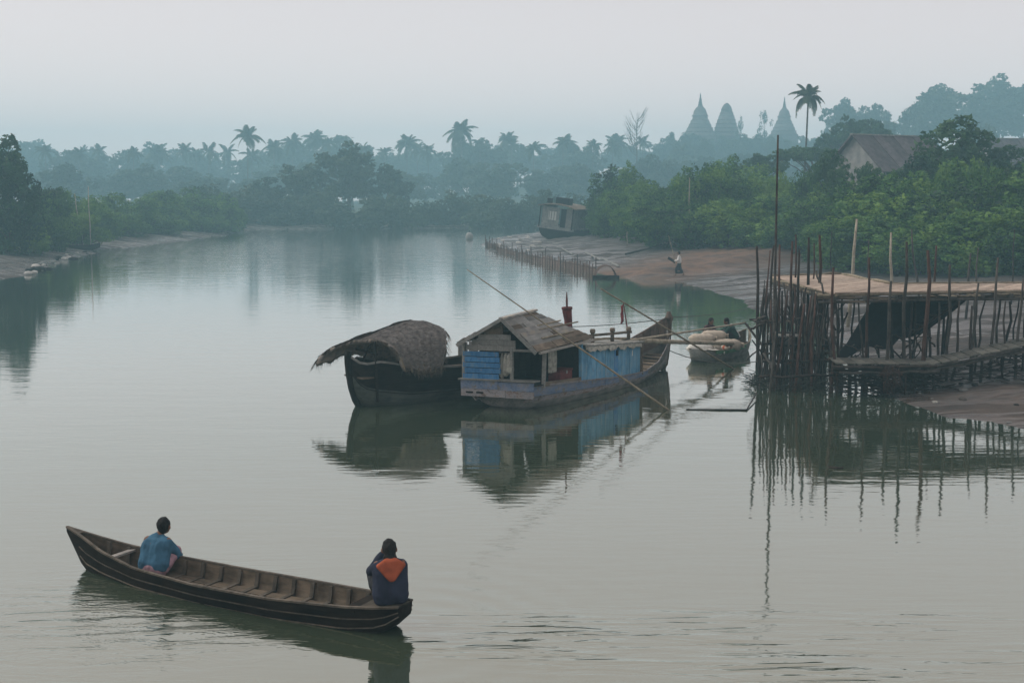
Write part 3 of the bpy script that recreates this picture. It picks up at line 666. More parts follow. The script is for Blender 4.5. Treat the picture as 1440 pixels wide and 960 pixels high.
# --- temple hill and the right hill: trees
G = 'hazy trees on the temple hill'
for k in range(26):
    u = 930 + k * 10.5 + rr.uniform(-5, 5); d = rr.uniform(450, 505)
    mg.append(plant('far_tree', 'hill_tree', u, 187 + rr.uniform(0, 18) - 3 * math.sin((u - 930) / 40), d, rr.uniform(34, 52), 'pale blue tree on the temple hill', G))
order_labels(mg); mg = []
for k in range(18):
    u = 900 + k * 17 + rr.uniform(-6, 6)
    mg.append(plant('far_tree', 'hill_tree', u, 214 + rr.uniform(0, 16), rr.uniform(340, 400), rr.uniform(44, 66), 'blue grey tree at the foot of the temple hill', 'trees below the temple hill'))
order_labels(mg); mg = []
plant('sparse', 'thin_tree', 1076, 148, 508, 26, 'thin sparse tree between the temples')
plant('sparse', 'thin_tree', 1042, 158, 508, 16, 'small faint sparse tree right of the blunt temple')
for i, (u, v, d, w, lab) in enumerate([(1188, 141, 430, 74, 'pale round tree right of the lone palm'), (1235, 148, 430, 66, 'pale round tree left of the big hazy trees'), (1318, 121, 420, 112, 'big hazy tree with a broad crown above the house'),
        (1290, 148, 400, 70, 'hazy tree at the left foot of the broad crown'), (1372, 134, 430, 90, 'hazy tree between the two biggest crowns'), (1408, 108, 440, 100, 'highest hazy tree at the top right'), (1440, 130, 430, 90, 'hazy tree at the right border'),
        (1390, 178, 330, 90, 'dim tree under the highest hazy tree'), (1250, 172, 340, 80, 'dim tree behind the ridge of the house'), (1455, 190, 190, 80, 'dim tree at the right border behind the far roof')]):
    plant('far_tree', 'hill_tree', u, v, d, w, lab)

# ------------------------------------------------------------------ temples on the hill
def pagoda(u, v_top, v_base, w_px, depth, spire, label):
    top = PD(u, v_top, depth); base = PD(u, v_base, depth); z0 = min(gz(base.x, base.y), base.z); rad = w_px * depth / F_PX / 2; h = top.z - base.z; zb = base.z - z0
    t = thing('temple', label, 'temple', (base.x, base.y, z0 - .5)); zb += .5
    b = MB(); b.lathe([(rad * 1.12, 0), (rad * 1.08, zb * .5), (rad * 1.04, zb)], 20); b.build('plinth', M['brick'], t)
    n = 5 if spire else 6; top_f = .46 if spire else .70
    for i in range(n):                                      # terraces, each stepped in
        f = i / n; z = zb + h * top_f * f; r0 = rad * ((1 - .62 * f) if spire else (1 - .58 * f ** 1.2)); c = MB()
        hh = h * top_f / n
        c.lathe([(r0 * 1.04, 0), (r0 * 1.04, hh * .16), (r0 * .96, hh * .22), (r0 * .88, hh)], 20, (0, 0, z))
        c.build('terrace', M['brick'], t, True)
    c = MB(); zt = zb + h * top_f
    if spire:
        c.lathe([(rad * .50, 0), (rad * .50, h * .02), (rad * .42, h * .05), (rad * .38, h * .12), (rad * .30, h * .18), (rad * .19, h * .22), (rad * .13, h * .25)], 16, (0, 0, zt)); c.build('bell', M['brick'], t, True)
        s = MB(); s.lathe([(rad * .15, 0), (rad * .10, h * .05), (rad * .12, h * .06), (rad * .07, h * .12), (rad * .085, h * .13), (rad * .035, h * .20), (rad * .05, h * .215), (rad * .012, h * .29)], 10, (0, 0, zt + h * .25)); s.build('spire', M['brick'], t, True)
    else:
        c.lathe([(rad * .42, 0), (rad * .40, h * .06), (rad * .34, h * .14), (rad * .24, h * .2), (rad * .10, h * .25), (rad * .02, h * .26)], 16, (0, 0, zt)); c.build('dome', M['brick'], t, True)
pagoda(984, 131, 192, 46, 515, True, 'stepped temple with the sharpest spire, leftmost on the hill')
pagoda(1021, 143, 192, 38, 515, False, 'blunt topped stepped temple in the middle')
pagoda(1102, 136, 190, 38, 525, True, 'stepped temple left of the lone palm')

# ------------------------------------------------------------------ houses
def house(u, v, depth, length, width, wall_h, roof_h, rz, wall_m, roof_m, label):
    ap = PD(u, v, depth); zr = ap.z - wall_h - roof_h; g = gz(ap.x, ap.y); wall_h += max(zr - g + .3, 0); z0 = ap.z - wall_h - roof_h
    t = thing('house', label, 'house', (ap.x, ap.y, z0), rz)
    w = MB(); hw = width / 2
    w.add([(0, -hw, 0), (0, hw, 0), (0, hw, wall_h), (0, 0, wall_h + roof_h), (0, -hw, wall_h), (length, -hw, 0), (length, hw, 0), (length, hw, wall_h), (length, 0, wall_h + roof_h), (length, -hw, wall_h)],
        [(4, 3, 2, 1, 0), (5, 6, 7, 8, 9), (0, 5, 9, 4), (1, 2, 7, 6), (0, 1, 6, 5)]); w.build('wall', wall_m, t)
    for s in (-1, 1):
        p0 = V(-.5, s * (hw + .5), wall_h - .5 * roof_h / hw); p1 = V(-.5, 0, wall_h + roof_h)
        nrm = V(0, s * roof_h, hw).normalized() * .12; ln = V(length + 1, 0, 0); nsheet = 8
        for i in range(nsheet):
            a, b = i / nsheet, (i + 1) / nsheet - .006
            f = MB(); q = [p0 + ln * a, p0 + ln * b, p1 + ln * b, p1 + ln * a]; up = nrm * (1 if i % 2 else 1.25)
            f.add([x + nrm * .1 for x in q] + [x + up for x in q], [(0, 3, 2, 1), (4, 5, 6, 7), (0, 1, 5, 4), (1, 2, 6, 5), (2, 3, 7, 6), (3, 0, 4, 7)]); f.build('roof_sheet', roof_m, t)
    MB().beam((-.55, 0, wall_h + roof_h + .14), (length + .55, 0, wall_h + roof_h + .14), .4, .12).build('ridge_cap', M['grey_wood'], t)
    MB().box((length * .4, -hw - .03, wall_h * .55), (1.2, .08, 1.3)).build('window', M['black'], t)
    return t
house(1203, 191, 118, 9.5, 7.5, 3.0, 3.2, R(28), M['plaster'], M['roof_grey'], 'pale gabled house with a dark grey roof among the trees')
house(1385, 196, 170, 10, 8, 3.0, 3.4, R(12), M['plaster'], M['roof_grey'], 'dark roof at the right edge half hidden by trees')

# ------------------------------------------------------------------ boats
def lerp(a, b, t): return a + (b - a) * t
def interp(tab, x):
    if x <= tab[0][0]: return tab[0][1:]
    for p, q in zip(tab[:-1], tab[1:]):
        if x <= q[0]:
            t = (x - p[0]) / (q[0] - p[0]); return tuple(lerp(a, b, t) for a, b in zip(p[1:], q[1:]))
    return tab[-1][1:]
PROF = [(1.0, 1.0), (0.985, 0.8), (0.95, 0.6), (0.88, 0.4), (0.76, 0.2), (0.55, 0.06), (0.0, 0.0)]
def hull_secs(tab, xs, prof=PROF, inset=0.0, skew=None):
    secs = []
    for x in xs:
        hb, zk, zg = interp(tab, x); hb = max(hb - inset, 0.012); s = []
        for fy, fz in prof: s.append((x, hb * fy, lerp(zk + inset, zg, fz)))
        for fy, fz in reversed(prof[:-1]): s.append((x, -hb * fy, lerp(zk + inset, zg, fz)))
        secs.append([V(*(skew(p) if skew else p)) for p in s])
    return secs
def frange(a, b, n): return [a + (b - a) * i / n for i in range(n + 1)]

# --- foreground canoe ------------------------------------------------
c_st, c_bw = P(548, 884), P(118, 797)
axis = (c_bw - c_st); CL = axis.length; c_ang = math.atan2(axis.y, axis.x)
canoe = thing('canoe', 'long dark wooden canoe in the foreground carrying two people', 'canoe', (c_st.x, c_st.y, 0), c_ang)
# local: x from stern (0) to bow (CL); y left of travel is the near side
CT = [(-0.24, .17, .20, .37), (0.0, .25, -.02, .345), (.5, .36, -.10, .315), (1.6, .455, -.12, .27), (2.9, .46, -.12, .255), (4.1, .38, -.11, .29), (4.9, .235, -.08, .385), (CL - .1, .10, -.04, .49), (CL + .32, .015, .50, .575)]
CP = [(1.0, 1.0), (0.95, 0.66), (0.88, 0.33), (0.78, 0.05), (0.45, 0.0), (0.0, 0.0)]
xs = frange(-.24, CL + .32, 36)
h = MB(); so = hull_secs(CT, xs, CP); h.loft(so)
h.f.append(tuple(reversed(range(len(so[0]))))); h.build('hull', M['canoe_out'], canoe, True)
h = MB(); si = hull_secs(CT, frange(-.14, CL + .10, 34), CP, inset=.028)
h.loft([[V(p.x, p.y, max(p.z - .004, .035)) for p in s] for s in si]); h.build('lining', M['canoe_in'], canoe, True)
for s in (1, -1):
    pts = []
    for x in xs:
        hb, zk, zg = interp(CT, x); pts.append(V(x, s * (hb - .014), zg + .004))
    g = MB()
    for a, b in zip(pts[:-1], pts[1:]): g.beam(a, b + (b - a) * .02, .042, .024)
    g.build('gunwale', M['rib'], canoe)
for s in (1, -1):
    for f_ in (.62, .30):
        g = MB(); pts = []
        for x in xs[:-2]:
            hb, zk, zg = interp(CT, x); fy = interp([(q[1], q[0]) for q in reversed(CP[:-1])], f_)[0]; pts.append(V(x, s * (hb * fy + .006), lerp(zk, zg, f_)))
        for a, b in zip(pts[:-1], pts[1:]): g.beam(a, b + (b - a) * .02, .016, .014)
        g.build('plank_seam', M['rib'], canoe)
for i in range(15):
    x = .55 + i * .325; hb, zk, zg = interp(CT, x); hb -= .04; b = MB()
    pts = [V(x, hb * fy, max(.05, lerp(zk + .035, zg - .012, fz))) for fy, fz in CP] ; pts += [V(p.x, -p.y, p.z) for p in reversed(pts[:-1])]
    for a, c in zip(pts[:-1], pts[1:]): b.beam(a, c, .05, .06, up=(1, 0, 0))
    b.build('rib', M['rib'], canoe)
for x, m in ((4.72, 'pale_wood'), (.42, 'canoe_out')):
    hb, zk, zg = interp(CT, x); w = .09 if m == 'pale_wood' else .2
    MB().box((x, 0, zg - .05), (w, hb * 1.9, .03)).build('thwart', M[m], canoe)
hb = .23
b = MB(); b.add([(-.24, .16, .352), (-.24, -.16, .352), (.28, -.30, .318), (.28, .30, .318), (-.24, .16, .372), (-.24, -.16, .372), (.28, -.30, .338), (.28, .30, .338)], [(0, 1, 2, 3), (7, 6, 5, 4), (0, 4, 5, 1), (1, 5, 6, 2), (2, 6, 7, 3), (3, 7, 4, 0)]); b.build('stern_deck', M['rib'], canoe)
b = MB(); b.add([(CL + .33, 0, .588), (CL + .02, .085, .53), (CL + .02, -.085, .53), (CL + .33, 0, .57), (CL + .02, .085, .512), (CL + .02, -.085, .512)], [(0, 1, 2), (5, 4, 3), (0, 3, 4, 1), (1, 4, 5, 2), (2, 5, 3, 0)]); b.build('breasthook', M['rib'], canoe)
for k in range(3):
    b = MB(); y = (k - 1) * .2
    b.box((2.5, y, .052 + .004 * k), (3.6, .17, .018)); b.build('floor_board', M['canoe_in'], canoe)
canoe_M = Matrix.Translation((c_st.x, c_st.y, 0)) @ Matrix.Rotation(c_ang, 4, 'Z')
def canoe_pt(x, y, z): return canoe_M @ V(x, y, z)

# --- blue houseboat --------------------------------------------------
HB_ANG = R(55); HB_O = V(-.157, 31.32, 0)
hbt = thing('houseboat', 'blue painted wooden houseboat with a gabled plank roof and raised bow', 'houseboat', HB_O, HB_ANG)
def sk(p): return (p[0] - .32 * (p[1] + .9) * min(1, max(0, 1 - p[0] / 3.0)), p[1], p[2])
def S(x, y, z): return V(*sk((x, y, z)))
HT = [(0, .80, .12, .60), (.6, .90, -.1, .58), (2.2, 1.0, -.25, .50), (4.0, 1.0, -.25, .39), (5.8, .90, -.2, .33), (7.2, .62, -.1, .44), (8.3, .26, 0, .66), (9.05, .03, .1, .92)]
xs = frange(0.25, 9.05, 40); h = MB(); so = hull_secs(HT, xs, PROF, skew=sk); h.loft(so); h.f.append(tuple(reversed(range(13))))
h.build('hull', M['hull_grey'], hbt, True)
def band(x0, x1, f0, f1, off, side, mat, name='strake', n=24):
    b = MB(); secs = []
    for x in frange(x0, x1, n):
        hb, zk, zg = interp(HT, x); q = []
        for f, o in ((f0, off), (f1, off), (f1, off - .03), (f0, off - .03)):
            z = lerp(0.0, zg, f); fy = interp([(p[1], p[0]) for p in reversed(PROF)], (z - zk) / (zg - zk))[0]
            q.append(S(x, side * (hb * fy + o), z))
        secs.append(q)
    b.loft(secs, closed=True, cap=True); return b.build(name, mat, hbt)
for side in (-1, 1):
    band(.0, 3.4, .62, 1.04, .035, side, M['blue_worn']); band(.0, 3.4, .36, .60, .03, side, M['lilac_worn'])
    band(3.42, 6.2, .64, 1.04, .032, side, M['blue_worn']); band(6.22, 9.0, .64, 1.04, .03, side, M['hull_grey']); band(3.42, 8.7, .40, .64, .022, side, M['lilac_worn'])
    band(0, 9.03, 1.04, 1.12, .055, side, M['lilac_worn'] if side < 0 else M['grey_wood'], 'gunwale')
# stern platform
def sboard(y0, y1, z0, z1, x, th, mat, name):
    b = MB(); q = []
    for xx in (x, x + th):
        q += [S(xx, y0, z0), S(xx, y1, z0), S(xx, y1, z1), S(xx, y0, z1)]
    b.add(q, [(0, 1, 2, 3), (7, 6, 5, 4), (0, 4, 5, 1), (1, 5, 6, 2), (2, 6, 7, 3), (3, 7, 4, 0)]); return b.build(name, mat, hbt)
sboard(.95, -.02, .54, .76, -.12, .05, M['blue_worn'], 'stern_board'); sboard(-.03, -.93, .52, .74, -.115, .05, M['blue_worn'], 'stern_board')
sboard(.95, -.2, .34, .535, -.11, .05, M['lilac_worn'], 'stern_board'); sboard(-.21, -.92, .33, .515, -.105, .05, M['lilac_worn'], 'stern_board')
for y in (.72, .45): sboard(y + .09, y - .09, .425, .465, -.125, .02, M['black'], 'scupper')
sboard(1.0, -.97, .762, .80, -.16, .3, M['grey_wood'], 'stern_rail')
for k in range(6):
    y0 = .92 - k * .31; b = MB(); b.add([S(-.1, y0, .70), S(-.1, y0 - .30, .70), S(2.4, y0 - .30, .5), S(2.4, y0, .5), S(-.1, y0, .67), S(-.1, y0 - .30, .67), S(2.4, y0 - .30, .47), S(2.4, y0, .47)],
        [(3, 2, 1, 0), (4, 5, 6, 7), (0, 1, 5, 4), (1, 2, 6, 5), (2, 3, 7, 6), (3, 0, 4, 7)]); b.build('deck_board', M['hull_dark'], hbt)
# stern wall: blue clapboards low, bare boards above
for k in range(5):
    z0 = .80 + k * .146; sboard(.93 - .015 * (k % 2), .0 - .03 * ((k * 3) % 4) * .5, z0, z0 + .126, -.05 + .004 * (k % 2), .03, M['blue_paint'], 'clapboard')
for k in range(5):
    z0 = 1.54 + k * .145; y0 = .86 - k * .16; y1 = -.42 + (0.0 if k < 2 else .06 * k)
    if k < 3: sboard(y0, y1, z0, z0 + .138, -.03, .03, M['grey_wood'], 'clapboard')
    else: sboard(y0, -.1, z0, z0 + .135, -.03, .03, M['brown_wood'], 'clapboard')
sboard(-.30, -.36, .78, 1.62, -.06, .07, M['grey_wood'], 'door_post')
sboard(-.36, -.98, 1.54, 1.60, -.02, .05, M['grey_wood'], 'lintel')
MB().beam(S(.42, -.90, .56), S(.42, -.93, 1.68), .09, .09).build('post', M['grey_wood'], hbt)
MB().beam(S(0.0, .93, .74), S(0, .93, 1.75), .08, .08).build('post', M['grey_wood'], hbt)
MB().beam(S(2.2, -.95, .5), S(2.2, -.93, 1.62), .09, .09).build('post', M['blue_wall'], hbt)
# inner partitions; near-black boards paint in the shade of the cabin
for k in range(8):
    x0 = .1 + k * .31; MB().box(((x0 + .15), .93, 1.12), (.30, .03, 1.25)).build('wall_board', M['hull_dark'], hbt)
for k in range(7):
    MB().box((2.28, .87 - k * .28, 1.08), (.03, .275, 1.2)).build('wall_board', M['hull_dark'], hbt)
# side opening: low board, hanging curtain, red chest, window edge
b = MB(); b.beam(S(.45, -.93, .66), S(2.2, -.97, .58), .03, .12); b.build('side_board', M['brown_wood'], hbt)
b = MB(); cs = []
for i in range(9):
    t = i / 8; w = .025 * math.sin(i * 2.2); cs.append([S(.62 + .38 * t, -.90 + w, 1.60), S(.64 + .36 * t, -.90 + w * 1.6, 1.25), S(.66 + .30 * t, -.90 + w * 2, .92)])
b.loft(cs); cur = b.build('curtain', M['rag'], hbt, True)
# roof: hip-ended plank roof
r0, r1 = V(-.42, -.18, 2.34), V(1.05, -.18, 2.42)
eS0, eS1 = V(-.22, -1.12, 1.58), V(2.55, -1.10, 1.66)
eP0, eP1 = V(-.80, .98, 1.70), V(2.3, 1.02, 1.66)
def slope(a0, a1, b0, b1, rows, seed, mats):
    r = random.Random(seed); n = (b0 - a0).cross(a1 - a0).normalized()
    if n.z < 0: n = -n
    for i in range(rows):
        t0, t1 = i / rows, (i + 1) / rows + .035; p0, p1 = a0.lerp(b0, t0), a1.lerp(b1, t0); q0, q1 = a0.lerp(b0, t1), a1.lerp(b1, t1)
        cuts = [0] + sorted(r.uniform(.2, .8) for _ in range(2)) + [1]
        for c0, c1 in zip(cuts[:-1], cuts[1:]):
            if c1 - c0 < .05: continue
            j = [r.uniform(-.025, .025) for _ in range(4)]; lift = r.uniform(.0, .02)
            q = [p0.lerp(p1, c0 + j[0] * .3), p0.lerp(p1, c1 - .006 + j[1] * .2), q0.lerp(q1, c1 - .006 + j[1] * .2), q0.lerp(q1, c0 + j[0] * .3)]
            lo = [q[0] + n * (.012 + lift), q[1] + n * (.012 + lift), q[2] + n * (.040 + lift), q[3] + n * (.040 + lift)]
            b = MB(); b.add(lo + [x + n * .022 for x in lo], [(0, 3, 2, 1), (4, 5, 6, 7), (0, 1, 5, 4), (1, 2, 6, 5), (2, 3, 7, 6), (3, 0, 4, 7)])
            b.build('roof_board', M[r.choice(mats)], hbt)
slope(eS0, eS1, r0, r1, 8, 3, ['roof_wood', 'roof_wood', 'grey_wood', 'brown_wood'])
slope(eP0, eP1, r0, r1, 8, 4, ['roof_wood', 'grey_wood', 'brown_wood'])
slope(eP1, eS1, r1 + V(0, .02, 0), r1, 6, 5, ['brown_wood', 'roof_wood', 'grey_wood'])
for a, c in ((eS0, r0), (eP0, r0)):
    MB().beam(a + V(-.04, 0, -.03), c + V(-.04, 0, .05), .05, .09).build('barge_board', M['grey_wood'], hbt)
MB().beam(r0 + V(-.05, 0, .07), r1 + V(.05, 0, .09), .16, .05).build('ridge_board', M['roof_wood'], hbt)
MB().beam(eS0 + V(.1, -.02, -.03), eS1 + V(0, -.02, -.03), .07, .06).build('eave_beam', M['pale_wood'], hbt)
for t, ln in ((.25, 1.5), (.5, 1.9), (.62, 1.1)):
    p = eS0.lerp(r0, t) + V(.35 + t, -.02, .10); MB().tube([p, p + V(ln, -.02, .05)], [.025, .02], 6).build('roof_batten', M['bamboo'], hbt)
# blue side walls of the forward hold, plank by plank
for side in (-1, 1):
    n = 14
    for k in range(n):
        x0, x1 = 2.28 + k * 3.4 / n, 2.28 + (k + 1) * 3.4 / n - .012; xm = (x0 + x1) / 2
        def yy(x): return side * (interp(HT, x)[0] * .97 - .02)
        zb0, zb1 = interp(HT, x0)[2], interp(HT, x1)[2]; jig = .012 * ((k * 5) % 3); o = .004 * (k % 2) * side
        zt0, zt1 = lerp(1.42, 1.20, k / n) + jig, lerp(1.42, 1.20, (k + 1) / n) + jig
        b = MB(); q = [V(x0, yy(x0) + o, zb0), V(x1, yy(x1) + o, zb1), V(x1, yy(x1) + o, zt1), V(x0, yy(x0) + o, zt0)]; th = V(0, -side * .03, 0)
        b.add(q + [p + th for p in q], [(0, 1, 2, 3), (7, 6, 5, 4), (0, 4, 5, 1), (1, 5, 6, 2), (2, 6, 7, 3), (3, 7, 4, 0)])
        b.build('wall_plank', M['blue_wall'] if k != 7 else M['blue_paint'], hbt)
for k in range(7):
    y = .80 - k * .27; MB().box((5.66, y, .75), (.03, .262, .92)).build('bulkhead_board', M['brown_wood'], hbt)
for k in range(9):
    x = 2.36 + k * .375; hb = interp(HT, x)[0]; b = MB(); zt = lerp(1.44, 1.22, (x - 2.3) / 3.4)
    b.box((x + .18, 0, zt + .02 + .006 * (k % 2)), (.37, hb * 2.06, .03)); b.build('top_board', M['grey_wood'], hbt)
MB().box((5.2, -.873, .98), (.20, .012, .16), R(14)).build('white_patch', M['sack_white'], hbt)
MB().box((4.12, -.965, 1.10), (.10, .03, .16), R(3)).build('vent', M['black'], hbt)
b = MB(); cs = []
for i in range(40):
    x = 2.3 + i * .085; hb = interp(HT, x)[0]; zt = lerp(1.46, 1.25, (x - 2.3) / 3.4); w = .02 * math.sin(i * 1.9) + .015 * math.sin(i * .7)
    cs.append([V(x, -hb + .35, zt + .03 + w * .5), V(x, -hb - .02, zt + .03 + w), V(x + .02 * math.sin(i * 3), -hb - .035, zt - .09 - .07 * abs(math.sin(i * .45)) + w)])
b.loft(cs); b.build('tarpaulin', M['rag'], hbt, True)
# bollards and rail along the top
for x in (3.45, 4.55, 5.5):
    b = MB(); b.lathe([(.055, 0), (.055, .30), (.08, .32), (.08, .39), (.06, .42)], 9, (x, -.55, lerp(1.46, 1.26, (x - 2.3) / 3.4))); b.build('bollard', M['brown_wood'], hbt, True)
MB().beam((3.3, -.55, 1.64), (5.65, -.55, 1.53), .06, .07).build('top_rail', M['brown_wood'], hbt)
MB().tube([(2.9, -.45, 1.50), (4.2, -.5, 1.47), (5.6, -.5, 1.34)], .035, 6).build('stowed_pole', M['bamboo'], hbt)
# bow: stem post, high far-side washboards, coil of line on deck
b = MB(); b.loft([[V(x - w, -w * .8, z), V(x + w, -w * .8, z), V(x + w, w * .8, z), V(x - w, w * .8, z)] for x, z, w in ((8.62, -.15, .08), (8.93, .3, .075), (9.08, .8, .065), (9.14, 1.2, .06), (9.12, 1.5, .07), (9.12, 1.56, .10), (9.10, 1.66, .11), (9.08, 1.72, .08), (9.06, 1.84, .05))], closed=True, cap=True)
b.build('stem_post', M['bow_wood'], hbt, True)
for k in range(7):
    x0, x1 = 6.6 + k * .345, 6.6 + (k + 1) * .345 - .01; o = .006 * (k % 2); q = []
    for x in (x0, x1): hb, zk, zg = interp(HT, x); q.append((V(x, hb + .01 + o, zg), V(x, hb * .9 + o + .02, lerp(.62, 1.62, ((x - 6.6) / 2.42) ** .9))))
    b = MB(); qq = [q[0][0], q[1][0], q[1][1], q[0][1]]; b.add(qq + [p + V(0, -.035, 0) for p in qq], [(3, 2, 1, 0), (4, 5, 6, 7), (0, 1, 5, 4), (1, 2, 6, 5), (2, 3, 7, 6), (3, 0, 4, 7)]); b.build('washboard', M['bow_wood'], hbt)
b = MB(); b.tube([V(6.6, .78, .66), V(7.4, .56, 1.02), V(8.2, .30, 1.32), V(9.0, .06, 1.64)], .03, 6); b.build('wash_rail', M['bow_wood'], hbt)
for k in range(9):
    x = 5.75 + k * .29; hb, zk, zg = interp(HT, x + .13); MB().box((x + .14, 0, zg - .10 + .012 * (k % 2)), (.28, hb * 1.85, .03)).build('foredeck_board', M['brown_wood'], hbt)
b = MB()
for i in range(5): b.tube([V(6.1 + .16 * math.cos(a), .0 + .16 * math.sin(a), .40 + i * .028) for a in frange(0, 6.28, 14)], .018, 5)
b.build('rope_coil', M['rope'], hbt)
b = MB(); b.tube([V(6.0, -.45, .32), V(7.0, .15, .62), V(7.7, .35, .95)], .035, 6); b.build('deck_spar', M['bamboo'], hbt)
# funnel
b = MB(); b.tube([(.05, 0, 0), (.06, 0, .35), (.05, 0, .65), (.0, 0, .9), (0, 0, 1.0)], [.11, .11, .115, .135, .14], 14); b.tube([(0, 0, .96), (0, 0, 1.02)], [.155, .155], 14); o = b.build('funnel', M['red_paint'], hbt, True, loc=(3.2, .12, 1.40), rot=(0, R(-3), 0))
MB().tube([(0, 0, 1.0), (0, 0, 1.2), (0.01, 0, 1.45)], [.03, .035, .012], 6).build('funnel_rod', M['red_paint'], o)
hbt_M = Matrix.Translation(HB_O) @ Matrix.Rotation(HB_ANG, 4, 'Z')
def HW(x, y, z): return hbt_M @ V(x, y, z)
# loose things aboard
p = HW(1.66, -.62, .57); ch = thing('chest', 'red wooden chest inside the open side of the houseboat', 'chest', p, HB_ANG)
MB().box((0, 0, .14), (.62, .36, .28)).build('box', M['red_paint'], ch); MB().box((0, 0, .305), (.66, .40, .05)).build('lid', M['red_paint'], ch)
MB().box((0, -.21, .26), (.06, .02, .08)).build('latch', M['grey_wood'], ch)
p = HW(.18, -.18, 1.48); t = thing('hanging_sacks', 'pale rags and sacks hanging beside the houseboat doorway', 'sacks', p, HB_ANG)
for i in range(3):
    b = MB(); r = .07 + .015 * i; b.lathe([(r * .3, -.70 + .08 * i), (r * 1.1, -.60 + .05 * i), (r * 1.25, -.42), (r * .9, -.18), (r * .5, -.04), (r * .15, 0)], 9, (-.32 - .02 * i, .20 - .13 * i, 0)); b.build('sack', M['rag'], t, True)
MB().beam((-.36, .26, 0), (-.36, -.16, 0), .03, .03).build('hook_rail', M['grey_wood'], t)
# pennant leaning on the top rail
p = HW(5.55, -.52, 1.26); t = thing('pennant', 'dark red furled pennant on a leaning stick above the houseboat', 'flag', p, HB_ANG)
MB().tube([(0, 0, .1), (-.08, .04, .6), (-.16, .10, 1.16)], [.022, .018, .012], 6).build('stick', M['red_paint'], t)
b = MB(); b.loft([[V(-.165 + .01 * k, .10, 1.10 - .1 * k), V(-.20 + .02 * math.sin(k * 1.7), .14 + .02 * math.cos(k), 1.06 - .1 * k), V(-.25 + .03 * math.sin(k * 2.1), .13, 1.02 - .095 * k - .03 * (k % 2)), V(-.21 + .02 * math.sin(k), .08, 1.05 - .1 * k)] for k in range(6)], closed=True, cap=True)
b.build('cloth', M['red_cloth'], t, True)

# --- thatched boat -----------------------------------------------------
TB_ANG = R(40); TB_O = V(-4.02, 31.62, 0)
tb = thing('thatched_boat', 'dark wooden boat with a curved grey thatch canopy', 'boat', TB_O, TB_ANG)
TT = [(-.30, .05, .62, 1.34), (-.22, .16, .36, 1.22), (-.05, .36, .08, 1.16), (.3, .55, -.12, 1.22), (.8, .68, -.18, 1.12), (1.2, .74, -.2, 1.0), (2.6, .82, -.2, .92), (3.6, .76, -.2, .92), (4.8, .55, -.15, 1.0), (5.8, .24, 0, 1.15), (6.4, .03, .2, 1.32)]
xs = frange(-.30, 6.4, 46)
up = [(1.0, 1.0), (.985, .85), (.96, .7), (.93, .55), (.90, .44)]; lo = [(.90, .44), (.82, .3), (.68, .16), (.45, .05), (0, 0)]
for prof, nm, mt in ((up, 'topside', 'hull_dark'), (lo, 'bottom', 'hull_algae')):
    b = MB()
    for side in (1, -1):
        secs = []
        for x in xs:
            hb, zk, zg = interp(TT, x); secs.append([V(x, side * hb * fy, lerp(zk, zg, fz)) for fy, fz in prof])
        b.loft(secs)
    b.build(nm, M[mt], tb, True)
for side in (1, -1):
    for f, w, nm, mt in ((1.0, .05, 'gunwale', 'grey_wood'), (.62, .03, 'rubbing_strake', 'hull_dark'), (.40, .025, 'rubbing_strake', 'hull_dark')):
        g = MB(); pts = []
        for x in xs:
            hb, zk, zg = interp(TT, x); fy = interp([(q[1], q[0]) for q in reversed(up + lo[1:])], f)[0]; pts.append(V(x, side * (hb * fy + .012), lerp(zk, zg, f)))
        for a, c in zip(pts[:-1], pts[1:]): g.beam(a, c + (c - a) * .03, w, w)
        g.build(nm, M[mt], tb)
b = MB(); b.loft([[V(x - .07, -.07, z), V(x + .07, -.07, z), V(x + .07, .07, z), V(x - .07, .07, z)] for x, z in ((.02, -.12), (-.14, .15), (-.26, .5), (-.33, .9), (-.36, 1.2), (-.36, 1.40), (-.33, 1.48))], closed=True, cap=True); b.build('stern_post', M['hull_dark'], tb, True)
MB().box((.25, 0, .80), (.9, .9, .04)).build('aft_deck', M['brown_wood'], tb)
for k in range(14):
    x = .78 + k * .36; hb = interp(TT, x)[0]; MB().box((x, 0, .70 + .006 * (k % 2)), (.35, hb * 1.75, .03)).build('deck_board', M['brown_wood'], tb)
b = MB(); b.beam((.22, -.50, .15), (.16, -.48, 1.75), .07, .06); b.build('hoop_post', M['hull_dark'], tb)
MB().beam((.18, -.55, 1.42), (.25, .55, 1.45), .05, .05).build('cross_bar', M['hull_dark'], tb)
MB().tube([(-.1, -.1, .8), (.2, .05, 1.35), (.5, .12, 1.7)], .03, 6).build('steering_oar', M['hull_dark'], tb)
# canopy: a bent mat, hooded over the stern
def canopy(s, a):        # s along the mat 0..1, a: -1 near eave .. 1 far eave
    u0 = lerp(0.02, .80, -a) if a < 0 else lerp(.02, -.85, a); u1 = lerp(2.74, 2.0, -a) if a < 0 else lerp(2.72, 2.6, a); u = lerp(u0, u1, s)
    crown = interp([(-.9, 1.62), (0, 1.74), (.7, 1.92), (1.3, 2.08), (1.7, 2.12), (2.1, 2.07), (2.45, 1.94), (2.75, 1.78)], u)[0]
    near_z = interp([(0, 1.5), (.8, 1.06), (1.3, .92), (1.8, .93), (2.7, 1.2)], u)[0]; far_z = interp([(-.85, 1.14), (-.4, 1.2), (0, 1.34), (.5, 1.32), (1.0, 1.05), (2.6, 1.0)], u)[0]
    th = a * math.pi / 2; base = near_z if a < 0 else far_z; w = interp([(0, .86), (.3, 1.0), (1, .98)], s)[0] if a < 0 else interp([(0, .82), (1, .92)], s)[0]
    return V(u, math.sin(th) * w, base + (crown - base) * max(math.cos(th), 0) ** .8)
nu, na = 44, 30; outer, inner = [], []
